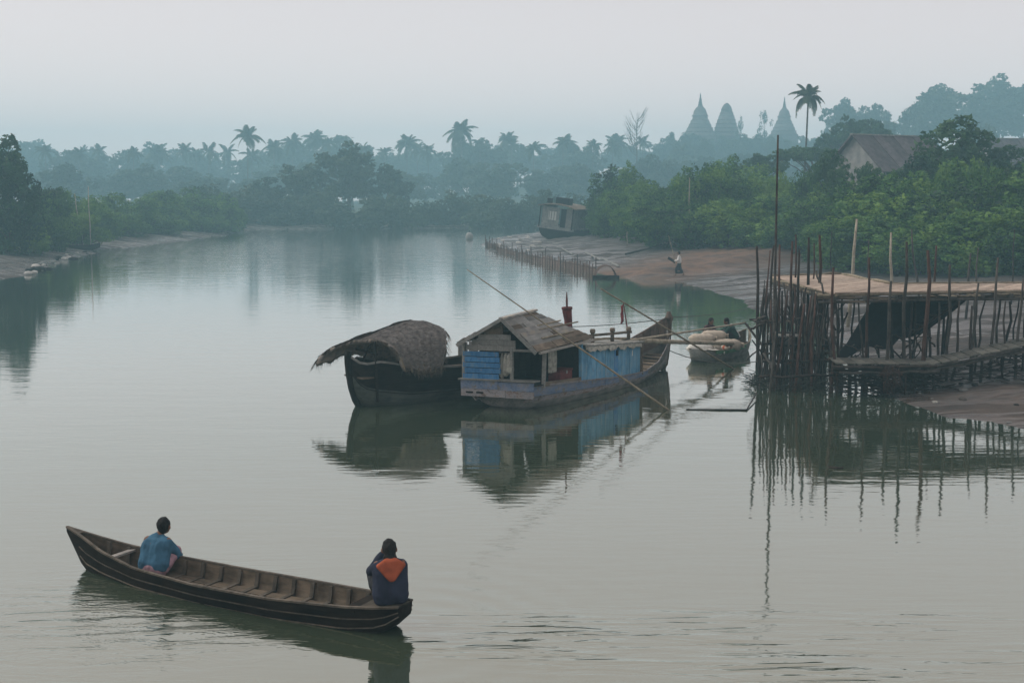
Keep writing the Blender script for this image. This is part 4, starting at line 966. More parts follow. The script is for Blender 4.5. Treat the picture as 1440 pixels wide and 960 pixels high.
for i in range(nu + 1):
    u = i / nu; row = []
    for j in range(na + 1):
        a = -1 + 2 * j / na; p = canopy(u, a); k = mnoise.noise(p * 2.2) * .035 + mnoise.noise(p * 7) * .015
        if i in (0, nu): p += V(mnoise.noise(p * 9) * .10, 0, 0)
        if j in (0, na): p += V(0, 0, mnoise.noise(p * 6) * .06)
        row.append(p + V(0, 0, k))
    outer.append(row); inner.append([p - V(0, (p.y) * .05, .07) for p in row])
b = MB(); b.loft(outer); n0 = len(b.v); b.loft([list(reversed(r)) for r in inner])
for i in range(nu):
    for j, jj in ((0, na), (na, 0)):
        a0, a1 = i * (na + 1) + j, (i + 1) * (na + 1) + j; b0, b1 = n0 + i * (na + 1) + jj, n0 + (i + 1) * (na + 1) + jj; b.f.append((a0, a1, b1, b0) if j == 0 else (a1, a0, b0, b1))
for j in range(na):
    for i in (0, nu):
        a0, a1 = i * (na + 1) + j, i * (na + 1) + j + 1; b0, b1 = n0 + i * (na + 1) + na - j, n0 + i * (na + 1) + na - j - 1; b.f.append((a0, a1, b1, b0) if i == nu else (a1, a0, b0, b1))
cano = b.build('canopy', M['thatch'], tb, True)
# lapped courses of thatch and loose straws
r = random.Random(5); b = MB()
for i in range(5200):
    u = r.uniform(0, .93); a = r.uniform(-1, 1); p = canopy(u, a); q = canopy(u + r.uniform(.05, .13) * (1 if u < .85 else .5), max(-1.0, min(1.0, a + r.uniform(-.02, .02))))
    k = mnoise.noise(p * 2.2) * .035; up_ = V(0, p.y * .04, .022 + r.uniform(0, .03) + k); d = V(0, .7, -.7 if p.y > 0 else .7) * (.005 + .006 * r.random()); q2 = q + up_ * .9 + V(0, 0, .012 * r.random())
    b.add([p + up_ - d, p + up_ + d, q2 + d, q2 - d], [(0, 1, 2, 3)])
o = b.build('thatch_straw', M['straw_grey'], cano); tag(o, kind='stuff')
b = MB()
for i in range(1000):
    e = r.random()
    if e < .34: u, a = r.uniform(0, 1), -1
    elif e < .62: u, a = 0.0, r.uniform(-.9, 1.0)
    elif e < .82: u, a = 1.0, r.uniform(-1, 1)
    else: u, a = r.uniform(0, .6), 1
    p = canopy(u, a); ln = r.uniform(.06, .28) * (1.5 if u < .05 and a > .2 else 1); d = V(-.5 * ln if u < .01 else (.5 * ln if u > .99 else r.uniform(-.3, .5) * ln), p.y * .25 * ln, -ln * r.uniform(.5, 1.0))
    w = V(.009, .006, 0); b.add([p - w + V(0, 0, .02), p + w + V(0, 0, .02), p + d + w * .3, p + d - w * .3], [(0, 1, 2, 3)])
o = b.build('straw_fringe', M['straw'], cano); tag(o, kind='stuff')
for i in range(7):
    u = .04 + i * .15; b = MB(); b.tube([canopy(u, a) - V(0, 0, .09) for a in frange(-1, 1, 14)], .022, 5); b.build('hoop', M['bamboo'], cano)
for x, y in ((3.72, -.55), (3.86, -.38)):
    MB().beam((x, y, .72), (x + .06, y, 1.42 - (y + .55) * .8), .07, .06).build('post', M['brown_wood'], tb)
for k in range(4):
    MB().box((3.9 + k * .34, .60 - .07 * k, 1.16 + .02 * k), (.33, .03, .36)).build('side_board', M['grey_wood'], tb)

# --- cargo canoe beside the jetty --------------------------------------
CB_O, CB_ANG = V(6.35, 40.3, 0), R(60)
cb = thing('cargo_canoe', 'small open canoe loaded with sacks beside the jetty', 'canoe', CB_O, CB_ANG)
BT = [(-.2, .30, .16, .44), (0, .44, -.02, .40), (.6, .66, -.1, .36), (1.6, .76, -.12, .36), (2.8, .70, -.12, .38), (3.8, .45, -.05, .46), (4.7, .05, .2, .66)]
xs = frange(-.2, 4.7, 26); h = MB(); so = hull_secs(BT, xs, CP); h.loft(so); h.f.append(tuple(reversed(range(len(so[0]))))); h.build('hull', M['hull_grey'], cb, True)
h = MB(); h.loft([[V(p.x, p.y, max(p.z, .04)) for p in s] for s in hull_secs(BT, frange(-.15, 4.6, 26), CP, inset=.025)]); h.build('lining', M['canoe_in'], cb, True)
for s in (1, -1):
    g = MB(); pts = [V(x, s * (interp(BT, x)[0] - .01), interp(BT, x)[2] + .006) for x in xs]
    for a, c in zip(pts[:-1], pts[1:]): g.beam(a, c + (c - a) * .02, .05, .03)
    g.build('gunwale', M['bamboo'], cb)
g = MB()
for a, c in zip(frange(.1, 2.4, 8)[:-1], frange(.1, 2.4, 8)[1:]): g.beam((a, -(interp(BT, a)[0] + .02), interp(BT, a)[2] - .05), (c, -(interp(BT, c)[0] + .02), interp(BT, c)[2] - .05), .02, .11)
g.build('green_strake', M['green_paint'], cb)
for k in range(7): MB().box((.4 + k * .5, 0, .12), (.46, interp(BT, .4 + k * .5)[0] * 1.6, .03)).build('floor_board', M['brown_wood'], cb)
cb_M = Matrix.Translation(CB_O) @ Matrix.Rotation(CB_ANG, 4, 'Z')
def sack(name, label, x, y, z, l, w, h_, rz, mat, group='sacks in the cargo canoe'):
    b = MB(); secs = []
    for i in range(9):
        t = -1 + 2 * i / 8; s = (1 - abs(t) ** 3.2) ** .5 * .9 + .12
        secs.append([V(t * l / 2, math.copysign(abs(math.cos(a)) ** .7, math.cos(a)) * w / 2 * s, h_ / 2 + math.copysign(abs(math.sin(a)) ** .7, math.sin(a)) * h_ / 2 * s) + V(0, 0, .012 * math.sin(i * 3 + a * 2)) for a in frange(0, 2 * math.pi * 11 / 12, 11)])
    b.loft(secs, closed=True, cap=True); p = cb_M @ V(x, y, z)
    t = thing(name, label, 'sack', p, CB_ANG + rz, group); b.build('bag', mat, t, True)
    e = MB(); e.box((l / 2 + .005, 0, h_ / 2), (.03, w * .62, h_ * .35)); e.build('seam', mat, t); return t
sack('sack', 'white sack at the near left of the cargo canoe', .70, .30, .16, .95, .50, .38, R(-60), M['sack_white'])
sack('sack', 'buff sack on top of the white sack in the cargo canoe', .98, .34, .53, .95, .48, .30, R(-62), M['sack'])
sack('sack', 'buff sack at the right of the cargo canoe', 1.30, -.44, .24, 1.10, .52, .42, R(-52), M['sack'])
sack('sack', 'uppermost buff sack at the far end of the pile in the cargo canoe', 1.80, .22, .52, .95, .46, .36, R(-70), M['sack'])
sack('sack', 'lowest buff sack hidden behind the others in the cargo canoe', 1.75, .10, .16, .95, .5, .36, R(-64), M['sack'])
sack('sack', 'flat white sack lying along the near edge of the cargo canoe', .28, -.20, .20, .95, .40, .20, R(-58), M['sack_white'])
t = thing('bundle', 'bundle of orange and brown goods at the right end of the cargo canoe', 'bundle', cb_M @ V(.85, -.62, .36), CB_ANG)
r = random.Random(8)
for i in range(7):
    b = MB(); b.ellipsoid((r.uniform(-.22, .22), r.uniform(-.12, .08), .09 + .09 * (i % 2)), (r.uniform(.09, .15), r.uniform(.08, .12), .09), 9, 6); b.build('parcel', M[('sack', 'net', 'orange_hood', 'sack_white')[i % 4]], t, True)

# --- stranded boat on the mud spit --------------------------------------
sp = PD(779, 330, 140); sz = gz(sp.x, sp.y)
sb = thing('stranded_boat', 'old grey wooden boat with a cabin, stranded and leaning on the mud', 'boat', (sp.x, sp.y, sz - .25), R(68)); sb.rotation_euler = (R(7), 0, R(68))
ST = [(0, 2.05, .15, 1.55), (1.5, 2.3, -.1, 1.45), (5, 2.3, -.1, 1.4), (8, 1.6, 0, 1.7), (10, .1, .5, 2.3)]
h = MB(); so = hull_secs(ST, frange(0, 10, 18), PROF); h.loft(so); h.f.append(tuple(reversed(range(13)))); h.build('hull', M['hull_dark'], sb, True)
MB().box((.0 - .08, 0, 1.5), (.14, 4.5, .32)).build('stern_rail', M['hull_grey'], sb)
MB().box((4.5, 0, 1.42), (8.4, 3.2, .05)).build('deck', M['grey_wood'], sb)
for k, (y0, y1) in enumerate(((1.85, 1.15), (.15, -.2), (-1.05, -1.85))): MB().box((.25, (y0 + y1) / 2, 2.75), (.08, y0 - y1, 2.3)).build('wall_panel', M['grey_wood'], sb)
MB().box((.25, .65, 1.98), (.08, 1.0, .75)).build('wall_panel', M['grey_wood'], sb); MB().box((.25, .65, 3.62), (.08, 1.0, .5)).build('wall_panel', M['grey_wood'], sb)
w = MB().box((.28, .65, 2.86), (.05, 1.0, 1.0)).build('window', M['sack_white'], sb)
for dy in (-.25, .08, .35): MB().box((-.02, dy + .65 - .06, 2.86), (.05, .06, 1.0)).build('mullion', M['grey_wood'], w)
MB().box((.9, -.62, 2.6), (.1, .9, 2.3)).build('doorway', M['black'], sb)
for y in (1.88, -1.88): MB().box((2.6, y, 2.75), (4.8, .08, 2.3)).build('side_wall', M['grey_wood'], sb)
b = MB(); b.loft([[V(x, -2.35, 3.85), V(x, -1.2, 4.12), V(x, 0, 4.2), V(x, 1.2, 4.12), V(x, 2.35, 3.85), V(x, 2.35, 3.97), V(x, 1.2, 4.24), V(x, 0, 4.32), V(x, -1.2, 4.24), V(x, -2.35, 3.97)] for x in (-.35, 5.4)], closed=True, cap=True); b.build('roof', M['brown_wood'], sb)
MB().box((1.4, -.2, 4.62), (1.4, 1.6, .75)).build('hatch', M['black'], sb); MB().box((1.2, 1.5, 4.5), (.5, .5, .55)).build('roof_box', M['hull_dark'], sb)
for y in (-2.0, 2.0): MB().beam((-.2, y, 1.5), (-.2, y, 3.9), .12, .12).build('post', M['hull_dark'], sb)

# ------------------------------------------------------------------ bamboo poles, spars, ropes
def pole(name, label, p, q, r0, r1, mat='bamboo', cat='pole', sag=0.0, group=None):
    p, q = Vector(p), Vector(q); t = thing(name, label, cat, p, 0, group); n = 8
    pts = [(q - p) * (i / n) + V(0, 0, -sag * math.sin(math.pi * i / n)) for i in range(n + 1)]
    MB().tube(pts, [lerp(r0, r1, i / n) for i in range(n + 1)], 7).build('shaft', M[mat], t, True)
    for i in range(1, 2 * n):
        c = (q - p) * (i / (2 * n)) + V(0, 0, -sag * math.sin(math.pi * i / (2 * n))); d = (q - p).normalized() * .012; rr_ = lerp(r0, r1, i / (2 * n)) * 1.15
        if r0 > .025: MB().tube([c - d, c + d], rr_, 7).build('node', M[mat], t)
    return t
e = P(957, 575); e.z = -.25
pole('bamboo_pole', 'long bamboo pole slanting across the houseboat into the water', e, PD(657, 379, 29.3), .034, .011)
e = P(1043, 517); e.z = -.2
pole('bamboo_pole', 'thin bamboo pole slanting past the houseboat bow into the water', e, PD(845, 406, 34.4), .036, .02)
pole('spar', 'thick bamboo spar reaching from the houseboat bow to the cargo canoe', HW(5.3, -.4, 1.30), PD(1031, 483, 39.4), .075, .06, 'bamboo_pale')
pole('spar', 'slender bent spar above the thick spar', HW(5.4, -.55, 1.28), PD(1048, 454, 39.6), .035, .03, 'bamboo_pale')
pole('spar', 'short pole sloping from the slender spar down to the jetty', PD(1048, 454, 39.6), PD(1073, 487, 38.4), .035, .04, 'post')
def rope(label, p, q, sag, r=.012, g='mooring ropes'):
    p, q = Vector(p), Vector(q); b = MB(); b.tube([p.lerp(q, i / 12) + V(0, 0, -sag * 4 * (i / 12) * (1 - i / 12)) for i in range(13)], r, 5)
    o = b.build('rope', M['rope']); tag(o, label, 'rope', g); return o
rope('thin rope from the houseboat roof to its bow post', HW(2.4, -.3, 1.95), HW(9.0, 0, 1.62), .05)
rope('thin rope running right from the houseboat bow post towards the bank', HW(9.1, 0, 1.66), PD(1068, 428, 62), .15)
rope('mooring rope low over the water from the bow to the jetty', HW(9.0, -.05, .6), PD(1075, 506, 38.0), .25, .014)
o = MB().tube([P(965, 576) + V(0, 0, .01), P(1050, 577) + V(0, 0, .02), P(1064, 558) + V(0, 0, .12)], [.018, .022, .02], 6).build('stick', M['post']); tag(o, 'crooked stick floating between the houseboat and the jetty', 'stick')
o = MB().tube([P(1166, 657) + V(0, 0, .01), P(1176, 659) + V(0, 0, .015), P(1186, 658) + V(0, 0, .01)], [.02, .03, .015], 6).build('floating_branch', M['post']); tag(o, 'short dark branch floating below the jetty reflection', 'branch')

# ------------------------------------------------------------------ bamboo jetty
JT = thing('jetty', 'rickety bamboo jetty with a matted upper deck on many stakes', 'jetty', (11, 36, 0))
JO = V(11, 36, 0); jr = random.Random(12)
def stake_pts(x, y, z0, z1, lean=(0, 0), crook=.03):
    n = 5; return [V(x + lean[0] * (i / n) + jr.uniform(-crook, crook) * (0 < i), y + lean[1] * (i / n) + jr.uniform(-crook, crook) * (0 < i), lerp(z0, z1, i / n)) for i in range(n + 1)]
def post(u, v_top, y, rad=.045, mat='post', lean=0.0, crook=.05, v_bot=None, name='post'):
    tp = PD(u, v_top, y); g = gz(tp.x, y); z0 = min(g, 0) - .35 if v_bot is None else PD(u, v_bot, y).z
    pts = [p - JO for p in stake_pts(tp.x - lean, y, z0, tp.z, (lean, 0), crook)]
    return MB().tube(pts, [rad * f for f in (1.05, 1, .95, .9, .8, .62)], 7).build(name, M[mat], JT, True)
# front row, rising past the deck (u, tip v, depth)
for u, v, y, r_, m, ln in [(1064, 346, 36.5, .055, 'post', .35 - .6), (1081, 352, 37.5, .03, 'post_red', 0), (1087, 345, 38.5, .045, 'post', 0), (1096, 344, 37.5, .045, 'post_red', -.1), (1113, 339, 38.5, .05, 'post_red', -.15),
        (1126, 350, 36.8, .05, 'post', .05), (1138, 334, 37.6, .055, 'post', -.1), (1153, 330, 38.6, .06, 'post_red', -.15), (1146, 342, 40.5, .035, 'post_red', .1), (1172, 376, 34.0, .05, 'post_red', -.1), (1120, 330, 41.2, .04, 'post_red', -.1),
        (1223, 362, 34.4, .045, 'post_red', .05), (1253, 395, 34.0, .055, 'post_grey', .08), (1276, 340, 34.3, .055, 'post_grey', 0), (1307, 352, 34.0, .065, 'post_red', .03), (1337, 372, 34.4, .05, 'post_grey', 0),
        (1375, 398, 34.6, .045, 'post_grey', .1), (1402, 362, 34.8, .045, 'post_grey', .08), (1437, 392, 34.4, .045, 'post_grey', .05), (1316, 345, 38.5, .045, 'post_red', .1), (1463, 368, 35, .045, 'post', 0)]:
    post(u, v, y, r_, m, ln)
# stakes under the head and the walkway
for i in range(62):
    u = jr.uniform(1074, 1182); y = jr.uniform(34.2, 40.8); post(u, 408 - (y - 34.2) * 2.6 + jr.uniform(0, 20), y, jr.uniform(.020, .048), jr.choice(['post', 'post', 'post_grey', 'post_red']), jr.uniform(-.45, .45), .06)
for i in range(48):
    u = 1186 + i * 12 + jr.uniform(-6, 6); y = jr.choice([34.6, 35.4, 37.0, 37.8]) + jr.uniform(-.2, .2); post(u, 424 - (y - 34.6) * 4 + jr.uniform(-4, 8), y, jr.uniform(.03, .05), jr.choice(['post', 'post', 'post_grey']), jr.uniform(-.35, .35), .055)
for i in range(30):
    u = 1070 + i * 3.6 + jr.uniform(-3, 3); post(u, jr.uniform(440, 505), jr.uniform(33.8, 36.0), jr.uniform(.02, .04), jr.choice(['post', 'post_grey']), jr.uniform(-.5, .5), .04)
# deck outline at z = 2.74
DZ = 2.74
def dk(u, v): return P(u, v, DZ)
A0, A1, A2, A3 = dk(1086, 390), dk(1174, 414), dk(1252, 401), dk(1183, 387)       # head
nb = 12
for k in range(nb):
    t0, t1 = k / nb, (k + 1) / nb - .004; q = [A0.lerp(A1, t0), A0.lerp(A1, t1), A3.lerp(A2, t1), A3.lerp(A2, t0)]; dz = V(0, 0, .012 * jr.random()); b = MB()
    ex = (q[0] - q[3]).normalized() * jr.uniform(0, .12); q = [q[0] + ex, q[1] + ex, q[2], q[3]]
    b.add([p - JO + dz for p in q] + [p - JO + dz + V(0, 0, .03) for p in q], [(0, 3, 2, 1), (4, 5, 6, 7), (0, 1, 5, 4), (1, 2, 6, 5), (2, 3, 7, 6), (3, 0, 4, 7)]); b.build('deck_mat', M['mat_deck'], JT)
B0, B1, B2, B3 = dk(1174, 414), dk(1800, 403.5), dk(1800, 398.4), dk(1252, 401.5)
nb = 34
for k in range(nb):
    t0, t1 = k / nb, (k + 1) / nb - .002; q = [B0.lerp(B1, t0), B0.lerp(B1, t1), B3.lerp(B2, t1), B3.lerp(B2, t0)]; dz = V(0, 0, .016 + .012 * jr.random()); b = MB()
    b.add([p - JO + dz for p in q] + [p - JO + dz + V(0, 0, .03) for p in q], [(0, 3, 2, 1), (4, 5, 6, 7), (0, 1, 5, 4), (1, 2, 6, 5), (2, 3, 7, 6), (3, 0, 4, 7)]); b.build('deck_mat', M['mat_deck'], JT)
def rail(p, q, r_, mat, name='beam', wob_=.03):
    n = 7; pts = [p.lerp(q, i / n) - JO + V(jr.uniform(-wob_, wob_), jr.uniform(-wob_, wob_), jr.uniform(-wob_, wob_)) for i in range(n + 1)]
    MB().tube(pts, r_, 6).build(name, M[mat], JT, True)
dn = lambda p, z, y=0.0: V(p.x, p.y + y, p.z + z)
for z, r_, m, yo in ((-.03, .045, 'bamboo', -.06), (-.12, .05, 'brown_wood', -.02), (-.20, .045, 'post_grey', -.08)):
    rail(dn(B0, z, yo) - V(.5, 0, 0), dn(B1, z, yo), r_, m); rail(dn(A0, z, yo), dn(A1, z, yo), r_, m)
    rail(dn(B3, z, -yo), dn(B2, z, -yo), r_, m); 
rail(dn(A3, .06), dn(A2, .05), .05, 'bamboo'); rail(dn(A0, .05), dn(A3, .08), .04, 'bamboo'); rail(dn(A2, .06), dn(B2, .05), .04, 'bamboo', wob_=.02)
for k in range(10):
    t = k / 9; rail(dn(A0.lerp(A1, t), -.08), dn(A3.lerp(A2, t), -.08), .035, 'post', 'joist')
for k in range(16):
    t = k / 15; rail(dn(B0.lerp(B1, t), -.07), dn(B3.lerp(B2, t), -.07), .035, 'post', 'joist')
for i in range(60):                                       # ragged pole ends under the deck edge
    e = jr.random(); p = A0.lerp(A1, jr.random()) if e < .45 else B0.lerp(B1, jr.random()); p = dn(p, jr.uniform(-.22, -.02))
    a = jr.uniform(-.25, .25); d = V(math.cos(a), math.sin(a) * .4 + (-.9 if e < .45 else 0) * jr.random(), 0) * jr.uniform(.4, 1.0); rail(p, p + d, jr.uniform(.012, .028), jr.choice(['post', 'brown_wood', 'bamboo', 'post_grey']), 'lashing_stick', .015)
for k in range(26):
    p = (A0.lerp(A1, k / 9) if k < 10 else B0.lerp(B1, (k - 10) / 16)); c = dn(p, -.10, -.06) - JO
    b = MB()
    for j in range(4): b.tube([c + V(.075 * math.cos(a), .06 * math.sin(a), -.05 + .03 * j) for a in frange(0, 6.28, 8)], .012, 4)
    b.build('lashing', M['rope'], JT)
# mid-height braces, bars
for i in range(34):
    u0 = jr.uniform(1072, 1176); p = PD(u0, jr.uniform(425, 520), jr.uniform(34.3, 38)); rail(p, p + V(jr.uniform(-1.0, 1.0), jr.uniform(-.6, .6), jr.uniform(-1.0, 1.0)), jr.uniform(.02, .035), jr.choice(['post', 'post_grey']), 'brace')
for v, y, u0, u1 in ((470, 36.8, 1088, 1140), (484, 35.4, 1072, 1165), (508, 34.6, 1070, 1175), (497, 36.0, 1080, 1170), (530, 34.0, 1068, 1178)):
    rail(PD(u0, v, y), PD(u1, v + jr.uniform(-4, 4), y), .04, jr.choice(['post', 'post_grey']), 'cross_bar')
for k in range(5): 
    p = PD(1088 + k * 11, 471, 36.6); q = PD(1088 + k * 11 + 9, 471, 36.6)
    MB().beam(p - JO + V(0, .35, 0), p - JO - V(0, .35, 0), .20, .04).build('shelf_board', M['grey_wood'], JT)
# weedy raft of brushwood at the waterline
b = MB()
for i in range(420):
    p = V(lerp(7.0, 9.6, jr.random()), lerp(33.9, 36.2, jr.random()), jr.uniform(-.02, .26)) - JO; a = jr.uniform(0, 6.28); l = jr.uniform(.15, .55)
    b.tube([p, p + V(math.cos(a) * l, math.sin(a) * l * .6, jr.uniform(-.1, .16))], [.014, .006], 3)
o = b.build('brushwood', M['hull_algae'], JT); tag(o, kind='stuff')
# lower landing and ramp
L0, L1 = PD(1176, 512, 33.2), PD(1310, 514, 33.2); L2 = PD(1640, 446, 34.2); dp = V(.1, 1.15, 0)
for seg, (p, q, nn) in enumerate(((L0, L1, 9), (L1, L2, 24))):
    for k in range(nn):
        t0, t1 = k / nn, (k + 1) / nn - .006; a, c = p.lerp(q, t0), p.lerp(q, t1); dz = V(0, 0, .012 * jr.random()); s = V(0, jr.uniform(-.1, .04), 0); bb = MB(); qd = [a + s, c + s, c + dp, a + dp]
        bb.add([x - JO + dz for x in qd] + [x - JO + dz + V(0, 0, .035) for x in qd], [(0, 3, 2, 1), (4, 5, 6, 7), (0, 1, 5, 4), (1, 2, 6, 5), (2, 3, 7, 6), (3, 0, 4, 7)]); bb.build('landing_board', M['mat_grey'], JT)
    for z, yo in ((-.05, -.03), (-.14, .0), (-.06, 1.05)): rail(p + V(-.1, yo, z), q + V(.15, yo, z), .045, 'post_grey' if seg else 'post', 'landing_beam')
rail(PD(1180, 525, 33.1), PD(1320, 523, 33.1), .04, 'post_grey', 'landing_beam')
for i in range(18):
    t = jr.random(); p = (L0.lerp(L1, t * 1.9) if t < .53 else L1.lerp(L2, (t - .53) / .47)) + V(0, jr.uniform(0, 1.1), 0); g = min(gz(p.x, p.y), 0.3)
    MB().tube([x - JO for x in stake_pts(p.x, p.y, g - .3, p.z, (0, 0), .02)], jr.uniform(.03, .05), 6).build('landing_stake', M[jr.choice(['post', 'post_grey'])], JT, True)
# dark matting hung under the deck, and the ladder at its right
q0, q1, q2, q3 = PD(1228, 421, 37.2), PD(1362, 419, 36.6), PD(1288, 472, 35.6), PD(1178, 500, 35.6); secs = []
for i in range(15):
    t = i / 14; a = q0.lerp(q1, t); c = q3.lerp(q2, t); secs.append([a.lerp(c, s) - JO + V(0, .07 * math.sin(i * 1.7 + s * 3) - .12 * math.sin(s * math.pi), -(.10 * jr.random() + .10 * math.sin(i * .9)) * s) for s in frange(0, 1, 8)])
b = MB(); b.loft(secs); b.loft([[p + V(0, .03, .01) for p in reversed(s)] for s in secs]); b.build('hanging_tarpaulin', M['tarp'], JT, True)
q4 = PD(1205, 432, 38.6); secs = [[q0.lerp(q4, t) - JO, q3.lerp(q4 + V(-.3, 0, -1.5), t) - JO + V(0, .1 * math.sin(t * 9), 0)] for t in frange(0, 1, 6)]
for a, c in ((PD(1283, 468, 35.2), PD(1356, 420, 36.0)), (PD(1270, 466, 35.9), PD(1343, 420, 36.7))): rail(a, c, .045, 'post', 'ladder_rail', .012)
for k in range(7):
    t = (k + .5) / 7; rail(PD(1283, 468, 35.2).lerp(PD(1356, 420, 36.0), t), PD(1270, 466, 35.9).lerp(PD(1343, 420, 36.7), t), .03, 'post_grey', 'rung', .008)
b = MB()
for i in range(700):
    t = jr.random(); q_ = (L0.lerp(L1, t * 2) if t < .5 else L1.lerp(L2, (t - .5) * 2)); p = V(q_.x, q_.y + jr.uniform(.1, 1.1), jr.uniform(.05, max(.15, q_.z - .1))) - JO
    a = jr.uniform(-.5, .5); l = jr.uniform(.2, .8); b.tube([p, p + V(math.cos(a) * l, math.sin(a) * l, jr.uniform(-.15, .15))], [.018, .010], 3)
o = b.build('driftwood', M['post'], JT); tag(o, kind='stuff')
for i in range(26):
    t = jr.random(); p = q3.lerp(q2, t).lerp(q0.lerp(q1, t), jr.uniform(.0, .5)) + V(0, -.25, jr.uniform(-.5, 0)); rail(p, p + V(jr.uniform(-.8, .8), jr.uniform(-.3, .3), jr.uniform(-.9, .6)), jr.uniform(.014, .03), jr.choice(['post', 'post_grey']), 'brace', .03)
# brush bundle tied to the landing
b = MB()
for i in range(90):
    p = PD(1253, 525, 32.9) - JO + V(jr.uniform(-.25, .25), jr.uniform(-.12, .1), jr.uniform(-.3, .25)); b.tube([p, p + V(jr.uniform(-.25, .25), jr.uniform(-.1, .1), jr.uniform(-.45, .2))], [.012, .004], 3)
o = b.build('brush_bundle', M['post_red'], JT); tag(o, kind='stuff')
pole('mooring_pole', 'tallest thin pole standing at the left end of the jetty', V(PD(1096, 190, 34.2).x, 34.2, -.4), PD(1094, 190, 34.2), .048, .026, 'post_grey')

# ------------------------------------------------------------------ stakes and bare stems on the bank
def stake(u, v_top, depth, rad, mat, label, name='stake', lean=0.0, group=None):
    tp = PD(u, v_top, depth); g = gz(tp.x, tp.y); h_ = tp.z - g
    b = MB(); b.tube([(-lean, 0, -.4), (-lean * .5 + .03, 0, h_ * .4), (-lean * .2 - .03, 0, h_ * .7), (0, 0, h_)], [rad, rad * .9, rad * .75, rad * .5], 7)
    o = b.build(name, M[mat], None, True, loc=(tp.x, tp.y, g)); tag(o, label, 'stake', group); return o
stake(1205, 308, 50, .085, 'bamboo_pale', 'pale thick stake standing behind the jetty deck', lean=.25)
stake(1253, 327, 52, .075, 'bamboo_pale', 'pale crooked stake right of the thick pale one', lean=-.2)
stake(1282, 322, 54, .06, 'post_grey', 'grey slanting stake behind the middle of the jetty', lean=-.6)
stake(1365, 356, 50, .06, 'post_grey', 'short grey stake behind the right of the jetty', lean=.1)
stake(1376, 348, 53, .05, 'post_grey', 'slim grey stake right of the short grey one', lean=.1)
stake(1222, 337, 54, .035, 'post_grey', 'thin dark rod between the two pale stakes', lean=0)
stake(1427, 322, 55, .035, 'post_grey', 'thin rod near the right border behind the jetty')
stake(1170, 325, 60, .035, 'post_grey', 'thin rod left of the thick pale stake')
stake(970, 250, 108, .07, 'bamboo_pale', 'tall thin pole in front of the right bank mangroves')
stake(882, 326, 112, .05, 'bamboo_pale', 'short pale stake at the edge of the mangroves')
stake(105, 272, 128, .06, 'bamboo_pale', 'leaning bamboo left of the pair on the left bank', lean=-.8)
stake(124, 262, 126, .06, 'bamboo_pale', 'upright bamboo right of the pair on the left bank')
# ------------------------------------------------------------------ fish fence on the mud spit
fpts = [P(u, v) for u, v in ((683, 346), (700, 354.5), (750, 367.5), (800, 378), (838, 386))]
ff = thing('fish_fence', 'low reddish brown fish fence along the mud spit', 'fence', fpts[0]); fo = fpts[0]
fr = random.Random(4); acc = []
for a, c in zip(fpts[:-1], fpts[1:]):
    n = max(2, int((c - a).length / .75))
    for k in range(n): acc.append(a.lerp(c, k / n))
acc.append(fpts[-1])
for i, p in enumerate(acc):
    hh = fr.uniform(.55, .95) if i % 6 else 1.25; p = p - fo; MB().tube([p + V(0, 0, -.5), p + V(fr.uniform(-.06, .06), 0, hh)], [.05, .035], 5).build('stake', M['post_red'], ff)
    if i + 1 < len(acc):
        q = acc[i + 1] - fo; b = MB(); n = 11; h0 = fr.uniform(.40, .70)
        for k in range(n):
            s = p.lerp(q, (k + .5) / n) + V(0, fr.uniform(-.03, .03), 0); w = (q - p) * (.40 / n); hz_ = h0 + fr.uniform(-.08, .08)
            b.add([s - w + V(0, 0, -.3), s + w + V(0, 0, -.3), s + w + V(0, 0, hz_), s - w + V(0, 0, hz_), s - w + V(0, .03, -.3), s + w + V(0, .03, -.3), s + w + V(0, .03, hz_), s - w + V(0, .03, hz_)], [(0, 1, 2, 3), (7, 6, 5, 4), (3, 2, 6, 7), (0, 3, 7, 4), (1, 5, 6, 2)])
        b.build('screen', M['net'], ff); MB().tube([p + V(0, -.05, .45), q + V(0, -.05, .45)], .03, 5).build('rail', M['post_red'], ff)
# hooped fish trap at the water's edge
tp = P(852, 391); tr = thing('fish_trap', 'arched bamboo fish trap half sunk at the end of the fence', 'fish trap', tp)
for k in range(4):
    y = k * .35; MB().tube([V(-.75 * math.cos(a), y, .95 * math.sin(a) - .1) for a in frange(0, math.pi, 14)], .03, 5).build('hoop', M['net'], tr)
b = MB(); b.loft([[V(-.70 * math.cos(a), y, .88 * math.sin(a) - .1) for a in frange(.05, math.pi - .05, 12)] for y in (.05, .6, 1.1)]); b.build('netting', M['net'], tr, True)
b = MB(); b.loft([[V(x, -.25 + .1 * math.cos(i * 2), -.05), V(x, -.25, .16), V(x, .0, .2), V(x, .02, -.05)] for i, x in enumerate(frange(-.9, .9, 6))], closed=True, cap=True); b.build('float_log', M['hull_dark'], tr)
# buoy in the channel
bp_ = P(660, 337); by = thing('buoy', 'small white float in the channel left of the mud spit', 'buoy', bp_)
MB().ellipsoid((0, 0, .35), (.5, .5, .62), 14, 9).build('float', M['buoy'], by, True); MB().tube([(0, 0, .9), (0, 0, 1.15)], .06, 6).build('ring', M['hull_dark'], by)
